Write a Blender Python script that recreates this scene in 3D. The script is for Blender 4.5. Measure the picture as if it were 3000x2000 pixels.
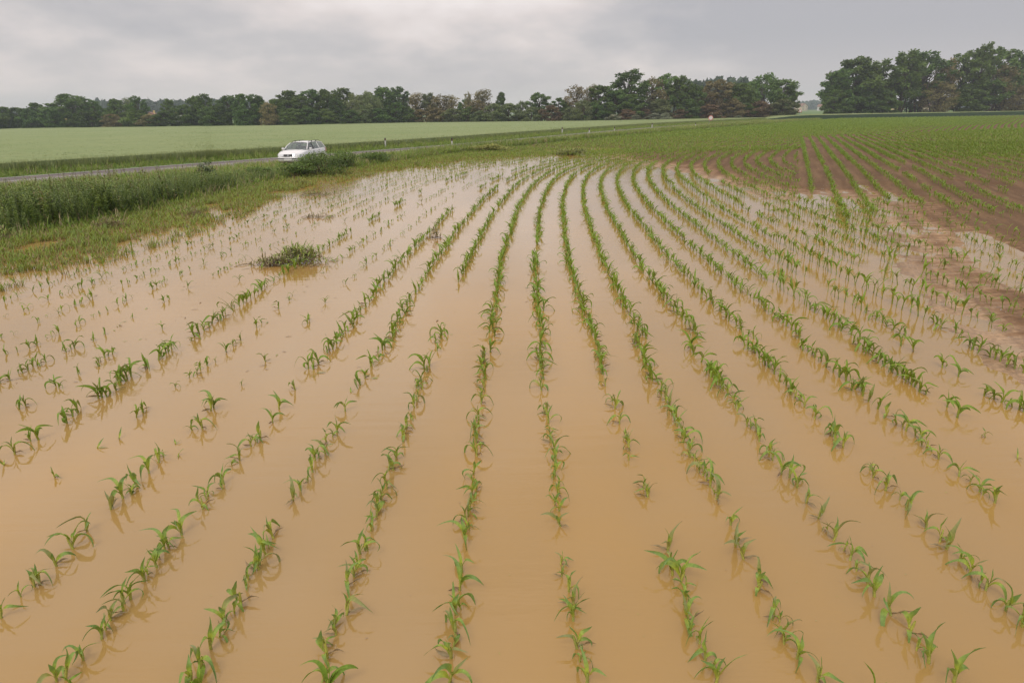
import bpy, bmesh, math, random
import numpy as np
from math import radians as R, sin, cos, pi
for o in list(bpy.data.objects): bpy.data.objects.remove(o)
SC = bpy.context.scene
COL = SC.collection
# ------------------------------------------------------------------ camera
H = 3.14; FPX = 2000.0; PITCH = math.atan(0.335); ROLL = math.atan(44/3000.)
cam = bpy.data.cameras.new('camera'); camo = bpy.data.objects.new('camera', cam); COL.objects.link(camo)
cam.sensor_width = 36; cam.lens = 24; cam.clip_start = .05; cam.clip_end = 9000
from mathutils import Matrix, Vector, Euler
camo.matrix_world = Matrix.Translation((0, 0, H)) @ Matrix.Rotation(R(90)-PITCH, 4, 'X') @ Matrix.Rotation(-ROLL, 4, 'Z')
SC.camera = camo
def at(x, y, z=0.):
    """photo pixel (3000x2000) -> ground point on the plane z"""
    u = (x-1500)/FPX; v = (y-1000)/FPX; r = -ROLL
    u2 = u*cos(r)+v*sin(r); v2 = -u*sin(r)+v*cos(r)
    dz = -v2*cos(PITCH)-sin(PITCH); dy = cos(PITCH)-v2*sin(PITCH)
    t = (z-H)/dz
    return (u2*t, dy*t)
def proj(X, Y, Z=0.):
    """world point(s) -> photo pixel"""
    dz = Z-H
    zc = Y*cos(PITCH)-dz*sin(PITCH); yc = Y*sin(PITCH)+dz*cos(PITCH)
    u2 = X/zc; v2 = -yc/zc; r = -ROLL
    return (1500+FPX*(u2*cos(r)-v2*sin(r)), 1000+FPX*(u2*sin(r)+v2*cos(r)))
def ray_at_depth(x, y, Y):
    X1, Y1 = at(x, y, H-1.0) if False else (0, 0)
    u = (x-1500)/FPX; v = (y-1000)/FPX; r = -ROLL
    u2 = u*cos(r)+v*sin(r); v2 = -u*sin(r)+v*cos(r)
    dz = -v2*cos(PITCH)-sin(PITCH); dy = cos(PITCH)-v2*sin(PITCH)
    t = Y/dy
    return (u2*t, H+dz*t)
# ------------------------------------------------------------------ world: overcast
SUN_EL, SUN_AZ = 52, 200
w = bpy.data.worlds.new('World'); SC.world = w; w.use_nodes = True
nt = w.node_tree; nt.nodes.clear()
def N(nt, t, **k):
    n = nt.nodes.new(t)
    for a, b in k.items():
        if a in n.inputs.keys() if isinstance(a, str) else False: n.inputs[a].default_value = b
        else: setattr(n, a, b)
    return n
def M(nt, op, a, b=None, clamp=False):
    n = nt.nodes.new('ShaderNodeMath'); n.operation = op; n.use_clamp = clamp
    for i, v in enumerate((a, b)):
        if v is None: continue
        if isinstance(v, (int, float)): n.inputs[i].default_value = v
        else: nt.links.new(v, n.inputs[i])
    return n.outputs[0]
def MIX(nt, f, a, b, blend='MIX'):
    n = nt.nodes.new('ShaderNodeMix'); n.data_type = 'RGBA'; n.blend_type = blend
    for s, v in ((n.inputs[0], f), (n.inputs[6], a), (n.inputs[7], b)):
        if isinstance(v, (int, float)): s.default_value = v
        elif isinstance(v, tuple): s.default_value = (*v, 1) if len(v) == 3 else v
        else: nt.links.new(v, s)
    return n.outputs[2]
def RAMP(nt, f, stops):
    n = nt.nodes.new('ShaderNodeValToRGB')
    e = n.color_ramp.elements
    while len(e) < len(stops): e.new(.5)
    for q, (p, c) in zip(e, stops): q.position = p; q.color = (*c, 1) if len(c) == 3 else c
    nt.links.new(f, n.inputs[0]); return n.outputs[0]
def MR(nt, f, a, b, c=0., d=1., smooth=False):
    n = nt.nodes.new('ShaderNodeMapRange'); nt.links.new(f, n.inputs[0])
    if smooth: n.interpolation_type = 'SMOOTHSTEP'
    for i, v in enumerate((a, b, c, d)): n.inputs[i+1].default_value = v
    return n.outputs[0]
sky = N(nt, 'ShaderNodeTexSky', sky_type='NISHITA', sun_disc=False, sun_elevation=R(SUN_EL), sun_rotation=R(SUN_AZ))
tc = N(nt, 'ShaderNodeTexCoord'); sp = N(nt, 'ShaderNodeSeparateXYZ'); nt.links.new(tc.outputs['Generated'], sp.inputs[0])
zz = M(nt, 'ADD', M(nt, 'MAXIMUM', sp.outputs[2], 0.0), .34)
cx = M(nt, 'DIVIDE', sp.outputs[0], zz); cy = M(nt, 'DIVIDE', sp.outputs[1], zz)
cb = N(nt, 'ShaderNodeCombineXYZ'); nt.links.new(cx, cb.inputs[0]); nt.links.new(cy, cb.inputs[1]); cb.inputs[2].default_value = 3.7
n1 = N(nt, 'ShaderNodeTexNoise'); n1.inputs['Scale'].default_value = .85; n1.inputs['Detail'].default_value = 7; n1.inputs['Roughness'].default_value = .5
nt.links.new(cb.outputs[0], n1.inputs['Vector'])
n2 = N(nt, 'ShaderNodeTexNoise'); n2.inputs['Scale'].default_value = 3.1; n2.inputs['Detail'].default_value = 5; n2.inputs['Roughness'].default_value = .5
nt.links.new(cb.outputs[0], n2.inputs['Vector'])
cf = M(nt, 'ADD', M(nt, 'MULTIPLY', n1.outputs[0], .72), M(nt, 'MULTIPLY', n2.outputs[0], .28))
# cloud bank is darker and bluer to the right of the view
cf = M(nt, 'SUBTRACT', cf, MR(nt, sp.outputs[0], .06, .58, 0., .17, True))
cloud = RAMP(nt, cf, [(.39, (.45, .44, .465)), (.46, (.565, .535, .54)), (.525, (.74, .67, .65)), (.60, (.90, .83, .81))])
# low haze at the horizon, brighter overhead
hz = MR(nt, sp.outputs[2], -.02, .10, .55, 0., True)
cloud = MIX(nt, hz, cloud, (.80, .70, .67))
zen = MR(nt, sp.outputs[2], .15, .95, 1.0, 1.75)
mz = nt.nodes.new('ShaderNodeVectorMath'); mz.operation = 'SCALE'; nt.links.new(cloud, mz.inputs[0]); nt.links.new(zen, mz.inputs[3])
b1 = N(nt, 'ShaderNodeBackground'); nt.links.new(sky.outputs[0], b1.inputs[0]); b1.inputs[1].default_value = .06
b2 = N(nt, 'ShaderNodeBackground'); nt.links.new(mz.outputs[0], b2.inputs[0]); b2.inputs[1].default_value = 1.0
ms = N(nt, 'ShaderNodeMixShader'); ms.inputs[0].default_value = .93
nt.links.new(b1.outputs[0], ms.inputs[1]); nt.links.new(b2.outputs[0], ms.inputs[2])
wo = N(nt, 'ShaderNodeOutputWorld'); nt.links.new(ms.outputs[0], wo.inputs[0])
sl = bpy.data.lights.new('sun', 'SUN'); sl.energy = 1.0; sl.angle = R(18); sl.color = (1, .95, .88)
so = bpy.data.objects.new('sun', sl); COL.objects.link(so)
so.rotation_euler = (R(90-SUN_EL), 0, R(180-SUN_AZ)); so.location = (0, 0, 50)
SC.view_settings.view_transform = 'Standard'; SC.view_settings.look = 'None'
SC.view_settings.exposure = .13; SC.view_settings.gamma = 1
SC.cycles.max_bounces = 6; SC.cycles.volume_bounces = 1; SC.cycles.transparent_max_bounces = 8
SC.cycles.use_denoising = True
# ------------------------------------------------------------------ helpers
rs = np.random.RandomState(7); rnd = random.Random(5)
def tag(o, label=None, cat=None, group=None, kind=None):
    if label: o['label'] = label
    if cat: o['category'] = cat
    if group: o['group'] = group
    if kind: o['kind'] = kind
    return o
def empty(name, loc, rz=0., label=None, cat=None, group=None):
    o = bpy.data.objects.new(name, None); COL.objects.link(o); o.location = loc; o.rotation_euler = (0, 0, rz)
    o.empty_display_size = .1
    return tag(o, label, cat, group)
def npmesh(name, V, Q, mats, attr=None, smooth=True, mi=None):
    """V (n,3), Q (m,4) or (m,3)"""
    me = bpy.data.meshes.new(name); V = np.asarray(V, np.float32); Q = np.asarray(Q, np.int32); k = Q.shape[1]
    me.vertices.add(len(V)); me.vertices.foreach_set('co', V.ravel())
    me.loops.add(Q.size); me.loops.foreach_set('vertex_index', Q.ravel())
    me.polygons.add(len(Q)); me.polygons.foreach_set('loop_start', np.arange(len(Q), dtype=np.int32)*k)
    if mi is not None: me.polygons.foreach_set('material_index', np.asarray(mi, np.int32))
    for m in (mats if isinstance(mats, (list, tuple)) else [mats]): me.materials.append(m)
    me.update(calc_edges=True)
    if smooth: me.polygons.foreach_set('use_smooth', np.ones(len(Q), bool))
    if attr is not None:
        a = me.attributes.new('col', 'FLOAT_COLOR', 'POINT')
        A = np.ones((len(V), 4), np.float32); attr = np.asarray(attr, np.float32); A[:, :attr.shape[1]] = attr
        a.data.foreach_set('color', A.ravel())
    return me
def link(name, me, parent=None):
    o = bpy.data.objects.new(name, me); COL.objects.link(o)
    if parent: o.parent = parent
    return o
def scatter(protos, P, scl, rot, pick=None, tilt=None, rndcol=None):
    """merge many transformed copies of (V,Q,A) prototypes into arrays"""
    Vs, Qs, As = [], [], []; off = 0; P = np.asarray(P, float); n = len(P)
    if pick is None: pick = rs.randint(0, len(protos), n)
    if rndcol is None: rndcol = rs.rand(n)
    for i, (V, Q, A) in enumerate(protos):
        ix = np.nonzero(pick == i)[0]
        if not len(ix): continue
        c, s = np.cos(rot[ix]), np.sin(rot[ix]); k = scl[ix]
        v = np.asarray(V)[None] * k[:, None, None]
        x = v[..., 0]*c[:, None]-v[..., 1]*s[:, None]; y = v[..., 0]*s[:, None]+v[..., 1]*c[:, None]; z = v[..., 2]
        if tilt is not None:
            x = x+z*tilt[ix, 0][:, None]; y = y+z*tilt[ix, 1][:, None]
        W = np.stack([x, y, z], -1)+P[ix][:, None, :]
        Vs.append(W.reshape(-1, 3)); nv = len(V)
        Qs.append((np.asarray(Q)[None]+(off+np.arange(len(ix))*nv)[:, None, None]).reshape(-1, 4)); off += nv*len(ix)
        a = np.repeat(np.asarray(A)[None], len(ix), 0).copy(); a[..., 1] = rndcol[ix][:, None]
        As.append(a.reshape(-1, a.shape[-1]))
    return np.concatenate(Vs), np.concatenate(Qs), np.concatenate(As)
def hash2(i, j, s=0):
    h = (i*374761393+j*668265263+s*1442695041) & 0xffffffff
    h = ((h ^ (h >> 13))*1274126177) & 0xffffffff
    return ((h ^ (h >> 16)) & 0xffff)/65535.
def vnoise(x, y, s=0):
    x = np.asarray(x, float); y = np.asarray(y, float)
    i = np.floor(x).astype(np.int64); j = np.floor(y).astype(np.int64); fx = x-i; fy = y-j
    fx = fx*fx*(3-2*fx); fy = fy*fy*(3-2*fy)
    a = hash2(i, j, s); b = hash2(i+1, j, s); c = hash2(i, j+1, s); d = hash2(i+1, j+1, s)
    return (a*(1-fx)+b*fx)*(1-fy)+(c*(1-fx)+d*fx)*fy-.5
def fbm(x, y, s=0, o=4):
    r = 0; a = 1.
    for k in range(o):
        r = r+a*vnoise(x*2**k+17.3*k, y*2**k-9.1*k, s+k); a *= .5
    return r
# ------------------------------------------------------------------ materials
def mat(name):
    m = bpy.data.materials.new(name); m.use_nodes = True; nt = m.node_tree
    p = nt.nodes['Principled BSDF']; return m, nt, p
def plain(name, c, rough=.5, metal=0., spec=.5, trans=0.):
    m, nt, p = mat(name); p.inputs['Base Color'].default_value = (*c, 1); p.inputs['Roughness'].default_value = rough
    p.inputs['Metallic'].default_value = metal; p.inputs['Specular IOR Level'].default_value = spec
    if trans: p.inputs['Transmission Weight'].default_value = trans; p.inputs['IOR'].default_value = 1.45
    return m
def noise(nt, scale, detail=4, rough=.55, vec=None, stretch=None):
    n = nt.nodes.new('ShaderNodeTexNoise'); n.inputs['Scale'].default_value = scale
    n.inputs['Detail'].default_value = detail; n.inputs['Roughness'].default_value = rough
    if vec is None:
        g = nt.nodes.new('ShaderNodeNewGeometry'); vec = g.outputs['Position']
    if stretch:
        mp = nt.nodes.new('ShaderNodeMapping'); nt.links.new(vec, mp.inputs[0])
        mp.inputs['Scale'].default_value = stretch[:3]
        if len(stretch) > 3: mp.inputs['Rotation'].default_value = (0, 0, stretch[3])
        vec = mp.outputs[0]
    nt.links.new(vec, n.inputs['Vector']); return n.outputs[0]
def bump(nt, p, h, strength, dist=.02):
    b = nt.nodes.new('ShaderNodeBump'); b.inputs['Strength'].default_value = strength; b.inputs['Distance'].default_value = dist
    nt.links.new(h, b.inputs['Height']); nt.links.new(b.outputs[0], p.inputs['Normal'])
def attr(nt):
    a = nt.nodes.new('ShaderNodeAttribute'); a.attribute_name = 'col'
    s = nt.nodes.new('ShaderNodeSeparateColor'); nt.links.new(a.outputs['Color'], s.inputs[0]); return s.outputs
def leafy(name, stops, dead=(.30, .21, .12), var=.5, rough=.5, trans=.25, hue=(.5, .5)):
    """colour runs along the blade (attr r), varies per plant (attr g + object random), attr b = dry tissue"""
    m, nt, p = mat(name); a = attr(nt); oi = nt.nodes.new('ShaderNodeObjectInfo')
    c = RAMP(nt, a[0], stops)
    r = M(nt, 'FRACT', M(nt, 'ADD', a[1], oi.outputs['Random']))
    c2 = MIX(nt, M(nt, 'MULTIPLY', r, var), c, MIX(nt, 1., c, (1.45, 1.2, .7), 'MULTIPLY'))
    nz = noise(nt, 55., 2)
    hs = nt.nodes.new('ShaderNodeHueSaturation'); nt.links.new(c2, hs.inputs['Color'])
    nt.links.new(MR(nt, nz, .25, .75, .78, 1.2), hs.inputs['Value'])
    c3 = MIX(nt, a[2], hs.outputs[0], dead)
    nt.links.new(c3, p.inputs['Base Color']); p.inputs['Roughness'].default_value = rough
    p.inputs['Specular IOR Level'].default_value = .35
    if trans:
        t = nt.nodes.new('ShaderNodeBsdfTranslucent'); nt.links.new(c3, t.inputs[0])
        mx = nt.nodes.new('ShaderNodeMixShader'); mx.inputs[0].default_value = trans
        nt.links.new(p.outputs[0], mx.inputs[1]); nt.links.new(t.outputs[0], mx.inputs[2])
        nt.links.new(mx.outputs[0], nt.nodes['Material Output'].inputs[0])
    return m
m_corn = leafy('corn_leaf', [(0, (.44, .48, .13)), (.2, (.38, .47, .07)), (.5, (.21, .325, .075)), (1, (.17, .28, .09))], dead=(.36, .25, .15), var=.55)
m_cornfar = leafy('corn_leaf_far', [(0, (.29, .36, .06)), (.35, (.195, .31, .036)), (1, (.18, .30, .044))], var=.6)
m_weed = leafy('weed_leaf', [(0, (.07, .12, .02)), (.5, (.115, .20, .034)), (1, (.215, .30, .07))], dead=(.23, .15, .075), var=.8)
m_grass = leafy('grass_blade', [(0, (.14, .22, .045)), (.6, (.19, .31, .05)), (1, (.27, .35, .09))], dead=(.38, .31, .17), var=.9)
m_wheatb = leafy('wheat_blade', [(0, (.15, .20, .08)), (.6, (.24, .30, .13)), (1, (.32, .37, .18))], dead=(.40, .36, .22), var=.4)
m_debris = leafy('dry_debris', [(0, (.12, .08, .045)), (1, (.22, .15, .085))], var=.9, trans=0)
# ------------------------------------------------------------------ field geometry
FY = np.array([-20, 0, 14, 17.5, 23, 27.5, 32.7, 37.3, 42.4, 50, 56, 80, 110, 170, 260]); FX = np.array([0, 0, .1, .3, .6, 1.0, 1.6, 2.4, 3.7, 6.8, 9.6, 22, 39, 75, 130])
def fcurve(y):
    # smoothed piecewise curve shared by all bent rows
    y = np.asarray(y, float); d = 2.0
    return (np.interp(y-d, FY, FX)+2*np.interp(y, FY, FX)+np.interp(y+d, FY, FX))/4
ROW0, SPC = .38, .745
def rowx(n, y): return ROW0+SPC*n+fcurve(y)*(1+.006*n)
def strx(k, y): return 1.0+.87*k+.398*y
def spline(pts, n=12):
    out = []; P = [np.array(p, float) for p in pts]; P = [2*P[0]-P[1]]+P+[2*P[-1]-P[-2]]
    for i in range(1, len(P)-2):
        for j in range(n):
            t = j/n; a, b, c, d = P[i-1:i+3]
            out.append(.5*((2*b)+(-a+c)*t+(2*a-5*b+4*c-d)*t*t+(-a+3*b-3*c+d)*t**3))
    out.append(P[-2]); return np.array(out)
ROADZ = .14
ROAD = spline([(-75, -38), (-45, 11), (-36, 25.2), (-27.9, 38.4), (-21.3, 48.8), (-17.9, 53.6), (-5.3, 73.5), (11.3, 106), (28, 136), (46, 163), (88, 217), (130, 272), (210, 380)], 10)   # far edge of the road
def offset(L, d):
    T = np.gradient(L, axis=0); T /= np.linalg.norm(T, axis=1)[:, None]
    Nn = np.stack([T[:, 1], -T[:, 0]], 1); return L+Nn*d       # + = towards the camera side
def side_of_road(x, y):
    """signed distance to the road's far edge line, + on the camera side"""
    x = np.asarray(x, float); y = np.asarray(y, float); best = np.full(x.shape, 1e9); sg = np.ones(x.shape)
    for a, b in zip(ROAD[:-1:3], ROAD[3::3]):
        d = b-a; L2 = d@d; t = np.clip(((x-a[0])*d[0]+(y-a[1])*d[1])/L2, 0, 1)
        qx = x-a[0]-t*d[0]; qy = y-a[1]-t*d[1]; dd = np.hypot(qx, qy); s = np.sign(qx*d[1]-qy*d[0])
        m = dd < best; best = np.where(m, dd, best); sg = np.where(m, s, sg)
    return best*sg
def polysd(x, y, P):
    """signed distance to polygon, negative inside"""
    x = np.asarray(x, float); y = np.asarray(y, float); P = np.array(P, float)
    best = np.full(x.shape, 1e9); ins = np.zeros(x.shape, bool); Q = np.roll(P, -1, 0)
    for a, b in zip(P, Q):
        d = b-a; t = np.clip(((x-a[0])*d[0]+(y-a[1])*d[1])/(d@d), 0, 1)
        best = np.minimum(best, np.hypot(x-a[0]-t*d[0], y-a[1]-t*d[1]))
        c = ((a[1] > y) != (b[1] > y)); xi = (b[0]-a[0])*(y-a[1])/(b[1]-a[1]+1e-12)+a[0]
        ins ^= c & (x < xi)
    return np.where(ins, -best, best)
HEDGE = [(-22, 3), (-17, 12), (-14.4, 19), (-13.1, 22), (-12.7, 27.3), (-12.0, 35.8), (-10.3, 42.2), (-7.6, 50.6), (-5.0, 57), (0.2, 67), (5.5, 76.5), (19.1, 97.4), (40, 128), (62, 160), (84, 190)]
WATER = HEDGE[:8]+[(-6, 54), (-3, 56.5), (1, 57.5), (4.5, 60), (6.4, 62.5), (7.2, 57), (6.6, 52), (7.4, 47.5), (8.3, 43.6), (9.1, 39.6), (9.0, 36.7), (9.6, 33.5), (9.2, 31.3), (9.6, 28.2), (9.7, 25.2), (10.4, 23.8), (12.2, 25.8), (12.6, 24), (11.0, 21.4), (10.1, 19), (9.5, 17.4), (8.6, 14.9), (7.7, 12.7), (6.9, 10.6), (6.55, 9.0), (6.3, 7.8), (6.6, 6), (7.2, 3), (9, -4), (9, -16), (-30, -16), (-30, -4)]
PUD = [(9.3, 11.4), (9.5, 12.4), (10.3, 14.4), (11.3, 16.6), (11.9, 17.4), (11.7, 16.2), (11.1, 14.3), (10.5, 12.6), (10.0, 11.2)]
PUD2 = [(13.4, 24.5), (13.9, 24.3), (15.2, 28.2), (16.2, 31.5), (15.8, 31.7), (14.6, 28.8)]
PUD3 = [(6.7, 55), (7.6, 54), (8.4, 59), (9.6, 62), (9.0, 62.5), (7.6, 60)]
def ground_z(x, y, full=False):
    x = np.asarray(x, float); y = np.asarray(y, float)
    d = polysd(x, y, WATER)
    s = side_of_road(x, y)
    nz = fbm(x*.55, y*.55, 3, 5); nf = fbm(x*3.1, y*3.1, 9, 3)
    out = np.clip(d, 0, None)
    z = np.where(d < 0, np.clip(d*.06, -.16, 0), .016*np.minimum(out, 6)+.004*np.clip(out-6, 0, 12))
    z = z+nz*.045*np.clip(1+d*.15, .25, 1)*(np.abs(d) < 60)+nf*(.012+.012*np.exp(-(d/1.6)**2))
    # wheel furrows along the straight rows
    ph = (x-.398*y-1.0)/.87*2*pi
    cornr = (x > .398*y-6) & (d > 0)
    z = z+np.where(cornr, .014*np.cos(ph)*np.clip(d/3, 0, 1), 0)
    for PP, dep in ((PUD, .10), (PUD2, .05), (PUD3, .07)):
        q = polysd(x, y, PP); z = z-dep*np.clip(1-q/1.0, 0, 1)**2*np.clip(1-q, 0, 1)
    z = np.where((x-.398*y > 6) & (d > 8), z+.03, z)
    # verge and road embankment
    bank = np.clip((9.0-s)/2.2, 0, 1); bank = bank*bank*(3-2*bank)
    z = z*(1-bank)+(ROADZ-.05+nf*.01)*bank
    if full: return z, d, s
    return z
# ------------------------------------------------------------------ ground sheet
def axis(a, b, st, lo, hi, g=1.16):
    c = list(np.arange(a, b+1e-6, st)); s = st
    while c[-1] < hi: s *= g; c.append(c[-1]+s)
    s = st
    while c[0] > lo: s *= g; c.insert(0, c[0]-s)
    return np.array(c)
gx = axis(5.5, 26, .11, -4200, 4200, 1.07); gy = axis(7, 46, .13, -900, 5200, 1.06)
GX, GY = np.meshgrid(gx, gy); GZ, GD, GS = ground_z(GX, GY, True)
V = np.stack([GX, GY, GZ], -1).reshape(-1, 3); nx, ny = len(gx), len(gy)
i = (np.arange(ny-1)[:, None]*nx+np.arange(nx-1)[None]).ravel(); Q = np.stack([i, i+1, i+1+nx, i+nx], 1)
incorn = (polysd(GX, GY, HEDGE+[(300, 500), (700, 700), (700, -60), (-30, -60)]) < 0) & (GY < 236)
farR = GX*.30+176                                  # front line of the wheat strip on the right
incorn &= ~((GX > 70) & (GY > farR))
A = np.stack([np.clip(GZ*8+.4, 0, 1), incorn.astype(float), np.clip(GD/9, 0, 1), np.ones_like(GX)], -1).reshape(-1, 4)
m, nt, p = mat('field_ground'); a = attr(nt)
nb = noise(nt, 1.3, 6); nf = noise(nt, 14., 5); ns = noise(nt, 2.2, 5, .6, stretch=(.55, 2.2, 1., -.38))
hmix = M(nt, 'ADD', a[0], M(nt, 'MULTIPLY', M(nt, 'SUBTRACT', ns, .5), 1.5))
hmix = M(nt, 'ADD', hmix, MR(nt, a[2], 0., .5, -.34, .36))
soil = RAMP(nt, hmix, [(.20, (.48, .32, .185)), (.42, (.38, .235, .125)), (.62, (.27, .162, .082)), (.95, (.21, .128, .064))])
gg = nt.nodes.new('ShaderNodeNewGeometry'); sx = nt.nodes.new('ShaderNodeSeparateXYZ'); nt.links.new(gg.outputs['Position'], sx.inputs[0])
cv = nt.nodes.new('ShaderNodeCombineXYZ'); nt.links.new(M(nt, 'MULTIPLY', M(nt, 'SUBTRACT', sx.outputs[0], M(nt, 'MULTIPLY', sx.outputs[1], .398)), 2.3), cv.inputs[0]); nt.links.new(M(nt, 'MULTIPLY', sx.outputs[1], .16), cv.inputs[1])
stk = noise(nt, 1.0, 5, .62, vec=cv.outputs[0])
soil = MIX(nt, MR(nt, stk, .38, .60, 0., .95), soil, MIX(nt, 1., soil, (.62, .58, .55), 'MULTIPLY'))
lump = noise(nt, 3.6, 4, .6)
soil = MIX(nt, MR(nt, lump, .45, .7, 0., .5), soil, MIX(nt, 1., soil, (1.35, 1.3, 1.22), 'MULTIPLY'))
soil = MIX(nt, MR(nt, nf, .38, .68, 0., .55), soil, (.105, .06, .036))
grs = RAMP(nt, nb, [(.3, (.10, .17, .045)), (.7, (.16, .23, .07))])
nt.links.new(MIX(nt, a[1], grs, soil), p.inputs['Base Color'])
nt.links.new(MR(nt, hmix, .1, .5, .42, .95), p.inputs['Roughness']); p.inputs['Specular IOR Level'].default_value = .25
bump(nt, p, noise(nt, 9., 6, .65, stretch=(.8, 1.7, 1, -.38)), .8, .03)
ground = link('ground', npmesh('ground', V, Q, m, A)); tag(ground, 'muddy brown field soil with wheel furrows and pale silt by the floodwater', 'ground', kind='structure')
# ------------------------------------------------------------------ flood water
m, nt, p = mat('muddy_water')
nb = noise(nt, .16, 3, .5); n2 = noise(nt, .9, 4, .55, stretch=(1, .35, 1))
c = MIX(nt, MR(nt, nb, .3, .7), (.36, .211, .056), (.42, .245, .068))
c = MIX(nt, MR(nt, n2, .35, .75, 0., .26), c, (.32, .215, .10))
c = MIX(nt, MR(nt, noise(nt, .33, 4, .55, stretch=(1, .5, 1, .5)), .42, .66, 0., .42), c, (.325, .225, .108))
nt.links.new(c, p.inputs['Base Color']); p.inputs['Roughness'].default_value = .045; p.inputs['IOR'].default_value = 1.56
g = nt.nodes.new('ShaderNodeNewGeometry')
r1 = noise(nt, 3.2, 3, .5, stretch=(.35, 2.1, 1, .08)); r2 = noise(nt, 22., 2, .5, stretch=(.35, 1.6, 1, -.05)); r3 = noise(nt, .35, 2, .5)
hh = M(nt, 'ADD', M(nt, 'MULTIPLY', r1, .7), M(nt, 'MULTIPLY', M(nt, 'MULTIPLY', r2, MR(nt, r3, .42, .66, .15, 1.)), .45))
bump(nt, p, hh, .08, .05)
Vw = [(-46, -30, 0), (34, -30, 0), (34, 72, 0), (-46, 72, 0)]
water = link('floodwater', npmesh('floodwater', Vw, [[0, 1, 2, 3]], m, smooth=False)); tag(water, 'still muddy tan floodwater covering the corn rows', 'water', kind='structure')
# ------------------------------------------------------------------ road
def ribbon(name, La, Lb, z, m, keep=None):
    n = len(La); V = np.concatenate([np.c_[La, np.full(n, z)], np.c_[Lb, np.full(n, z)]])
    i = np.arange(n-1); 
    if keep is not None: i = i[keep(i)]
    return link(name, npmesh(name, V, np.stack([i, i+1, i+1+n, i+n], 1), m, smooth=False))
m, nt, p = mat('asphalt'); nf = noise(nt, 30., 4); nb = noise(nt, .5, 4)
nt.links.new(MIX(nt, MR(nt, nb, .35, .7), MIX(nt, nf, (.115, .095, .09), (.16, .135, .13)), (.20, .165, .15)), p.inputs['Base Color'])
p.inputs['Roughness'].default_value = .75; bump(nt, p, nf, .3, .01)
RW = 5.6
rd_top = ribbon('road', offset(ROAD, -.0), offset(ROAD, RW), ROADZ, m)
V = np.array([v.co[:] for v in rd_top.data.vertices]); n = len(ROAD)
Va = np.concatenate([V, V-np.array([0, 0, .25])]); i = np.arange(n-1)
Qa = np.concatenate([np.stack([i, i+n, i+n+1, i+1], 1), np.stack([i+2*n, i+2*n+1, i+1, i], 1), np.stack([i+n, i+n+1, i+3*n+1, i+3*n], 1)])
rd_top.data = npmesh('road', Va, Qa, m, smooth=False); tag(rd_top, 'grey asphalt country road with white lines passing the field', 'road', kind='structure')
m_line = plain('road_paint', (.62, .60, .57), .6)
FINE = spline(ROAD[::5], 40)
def strip(name, d, wd, m, keep=None): return ribbon(name, offset(FINE, d), offset(FINE, d+wd), ROADZ+.004, m, keep)
l1 = strip('edge_line', .16, .14, m_line); l1.parent = rd_top
l2 = strip('edge_line', RW-.30, .14, m_line); l2.parent = rd_top
seg = np.r_[0, np.cumsum(np.linalg.norm(np.diff(FINE, axis=0), axis=1))]
l3 = strip('centre_line', RW/2-.07, .14, m_line, lambda i: ((seg[i]+2.0) % 9.0) < 6.0); l3.parent = rd_top
# ------------------------------------------------------------------ corn plants
def leaf(L, W, e0, droop, az, z0, nseg=8, fold=.35, twist=0., dead=0., t0=0., side=0., wave=0., ph=0.):
    """arched folded blade: returns V,Q,A (3 verts across)"""
    x, z, e = 0., z0, e0; yl = 0.; V = []; A = []
    for k in range(nseg+1):
        t = k/nseg
        wd = W*(.30+.70*min(1, t/.35)**.8)*max(.03, (1-max(0, t-.35)/.65))**.8 if nseg else W
        wd *= .5
        tw = twist*t
        nxv = np.array([-sin(e), 0, cos(e)]); bi = np.array([0, 1, 0])
        b2 = bi*cos(tw)+nxv*sin(tw); n2 = nxv*cos(tw)-bi*sin(tw)
        p = np.array([x, yl, z]); w1 = wave*sin(t*13+ph)*wd; w2 = wave*sin(t*11+ph*2+1)*wd
        V += [p-b2*wd+n2*(wd*fold+w1), p, p+b2*wd+n2*(wd*fold+w2)]
        tt = t0+(1-t0)*t
        A += [[tt, 0, dead]]*3
        ds = L/nseg; x += cos(e)*ds*cos(side*t); yl += cos(e)*ds*sin(side*t); z += sin(e)*ds; e -= droop(t)/nseg
    c, s = cos(az), sin(az); V = np.array(V); V = np.stack([V[:, 0]*c-V[:, 1]*s, V[:, 0]*s+V[:, 1]*c, V[:, 2]], 1)
    Q = []
    for k in range(nseg):
        for j in (0, 1): Q.append([3*k+j, 3*k+j+1, 3*k+4+j, 3*k+3+j])
    return V, np.array(Q), np.array(A)
def simple_leaf(L, W, e0, dr, az, z0, nseg=3, dead=0.):
    x, z, e = 0, z0, e0; V = []; A = []
    for k in range(nseg+1):
        t = k/nseg; wd = .5*W*(.5+1.0*t if t < .5 else 2.0*(1-t)+.04)
        V += [[x, -wd, z], [x, wd, z]]; A += [[t, 0, dead]]*2
        ds = L/nseg; x += cos(e)*ds; z += sin(e)*ds; e -= dr/nseg
    c, s = cos(az), sin(az); V = np.array(V); V = np.stack([V[:, 0]*c-V[:, 1]*s, V[:, 0]*s+V[:, 1]*c, V[:, 2]], 1)
    return V, np.array([[2*k, 2*k+1, 2*k+3, 2*k+2] for k in range(nseg)]), np.array(A)
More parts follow.
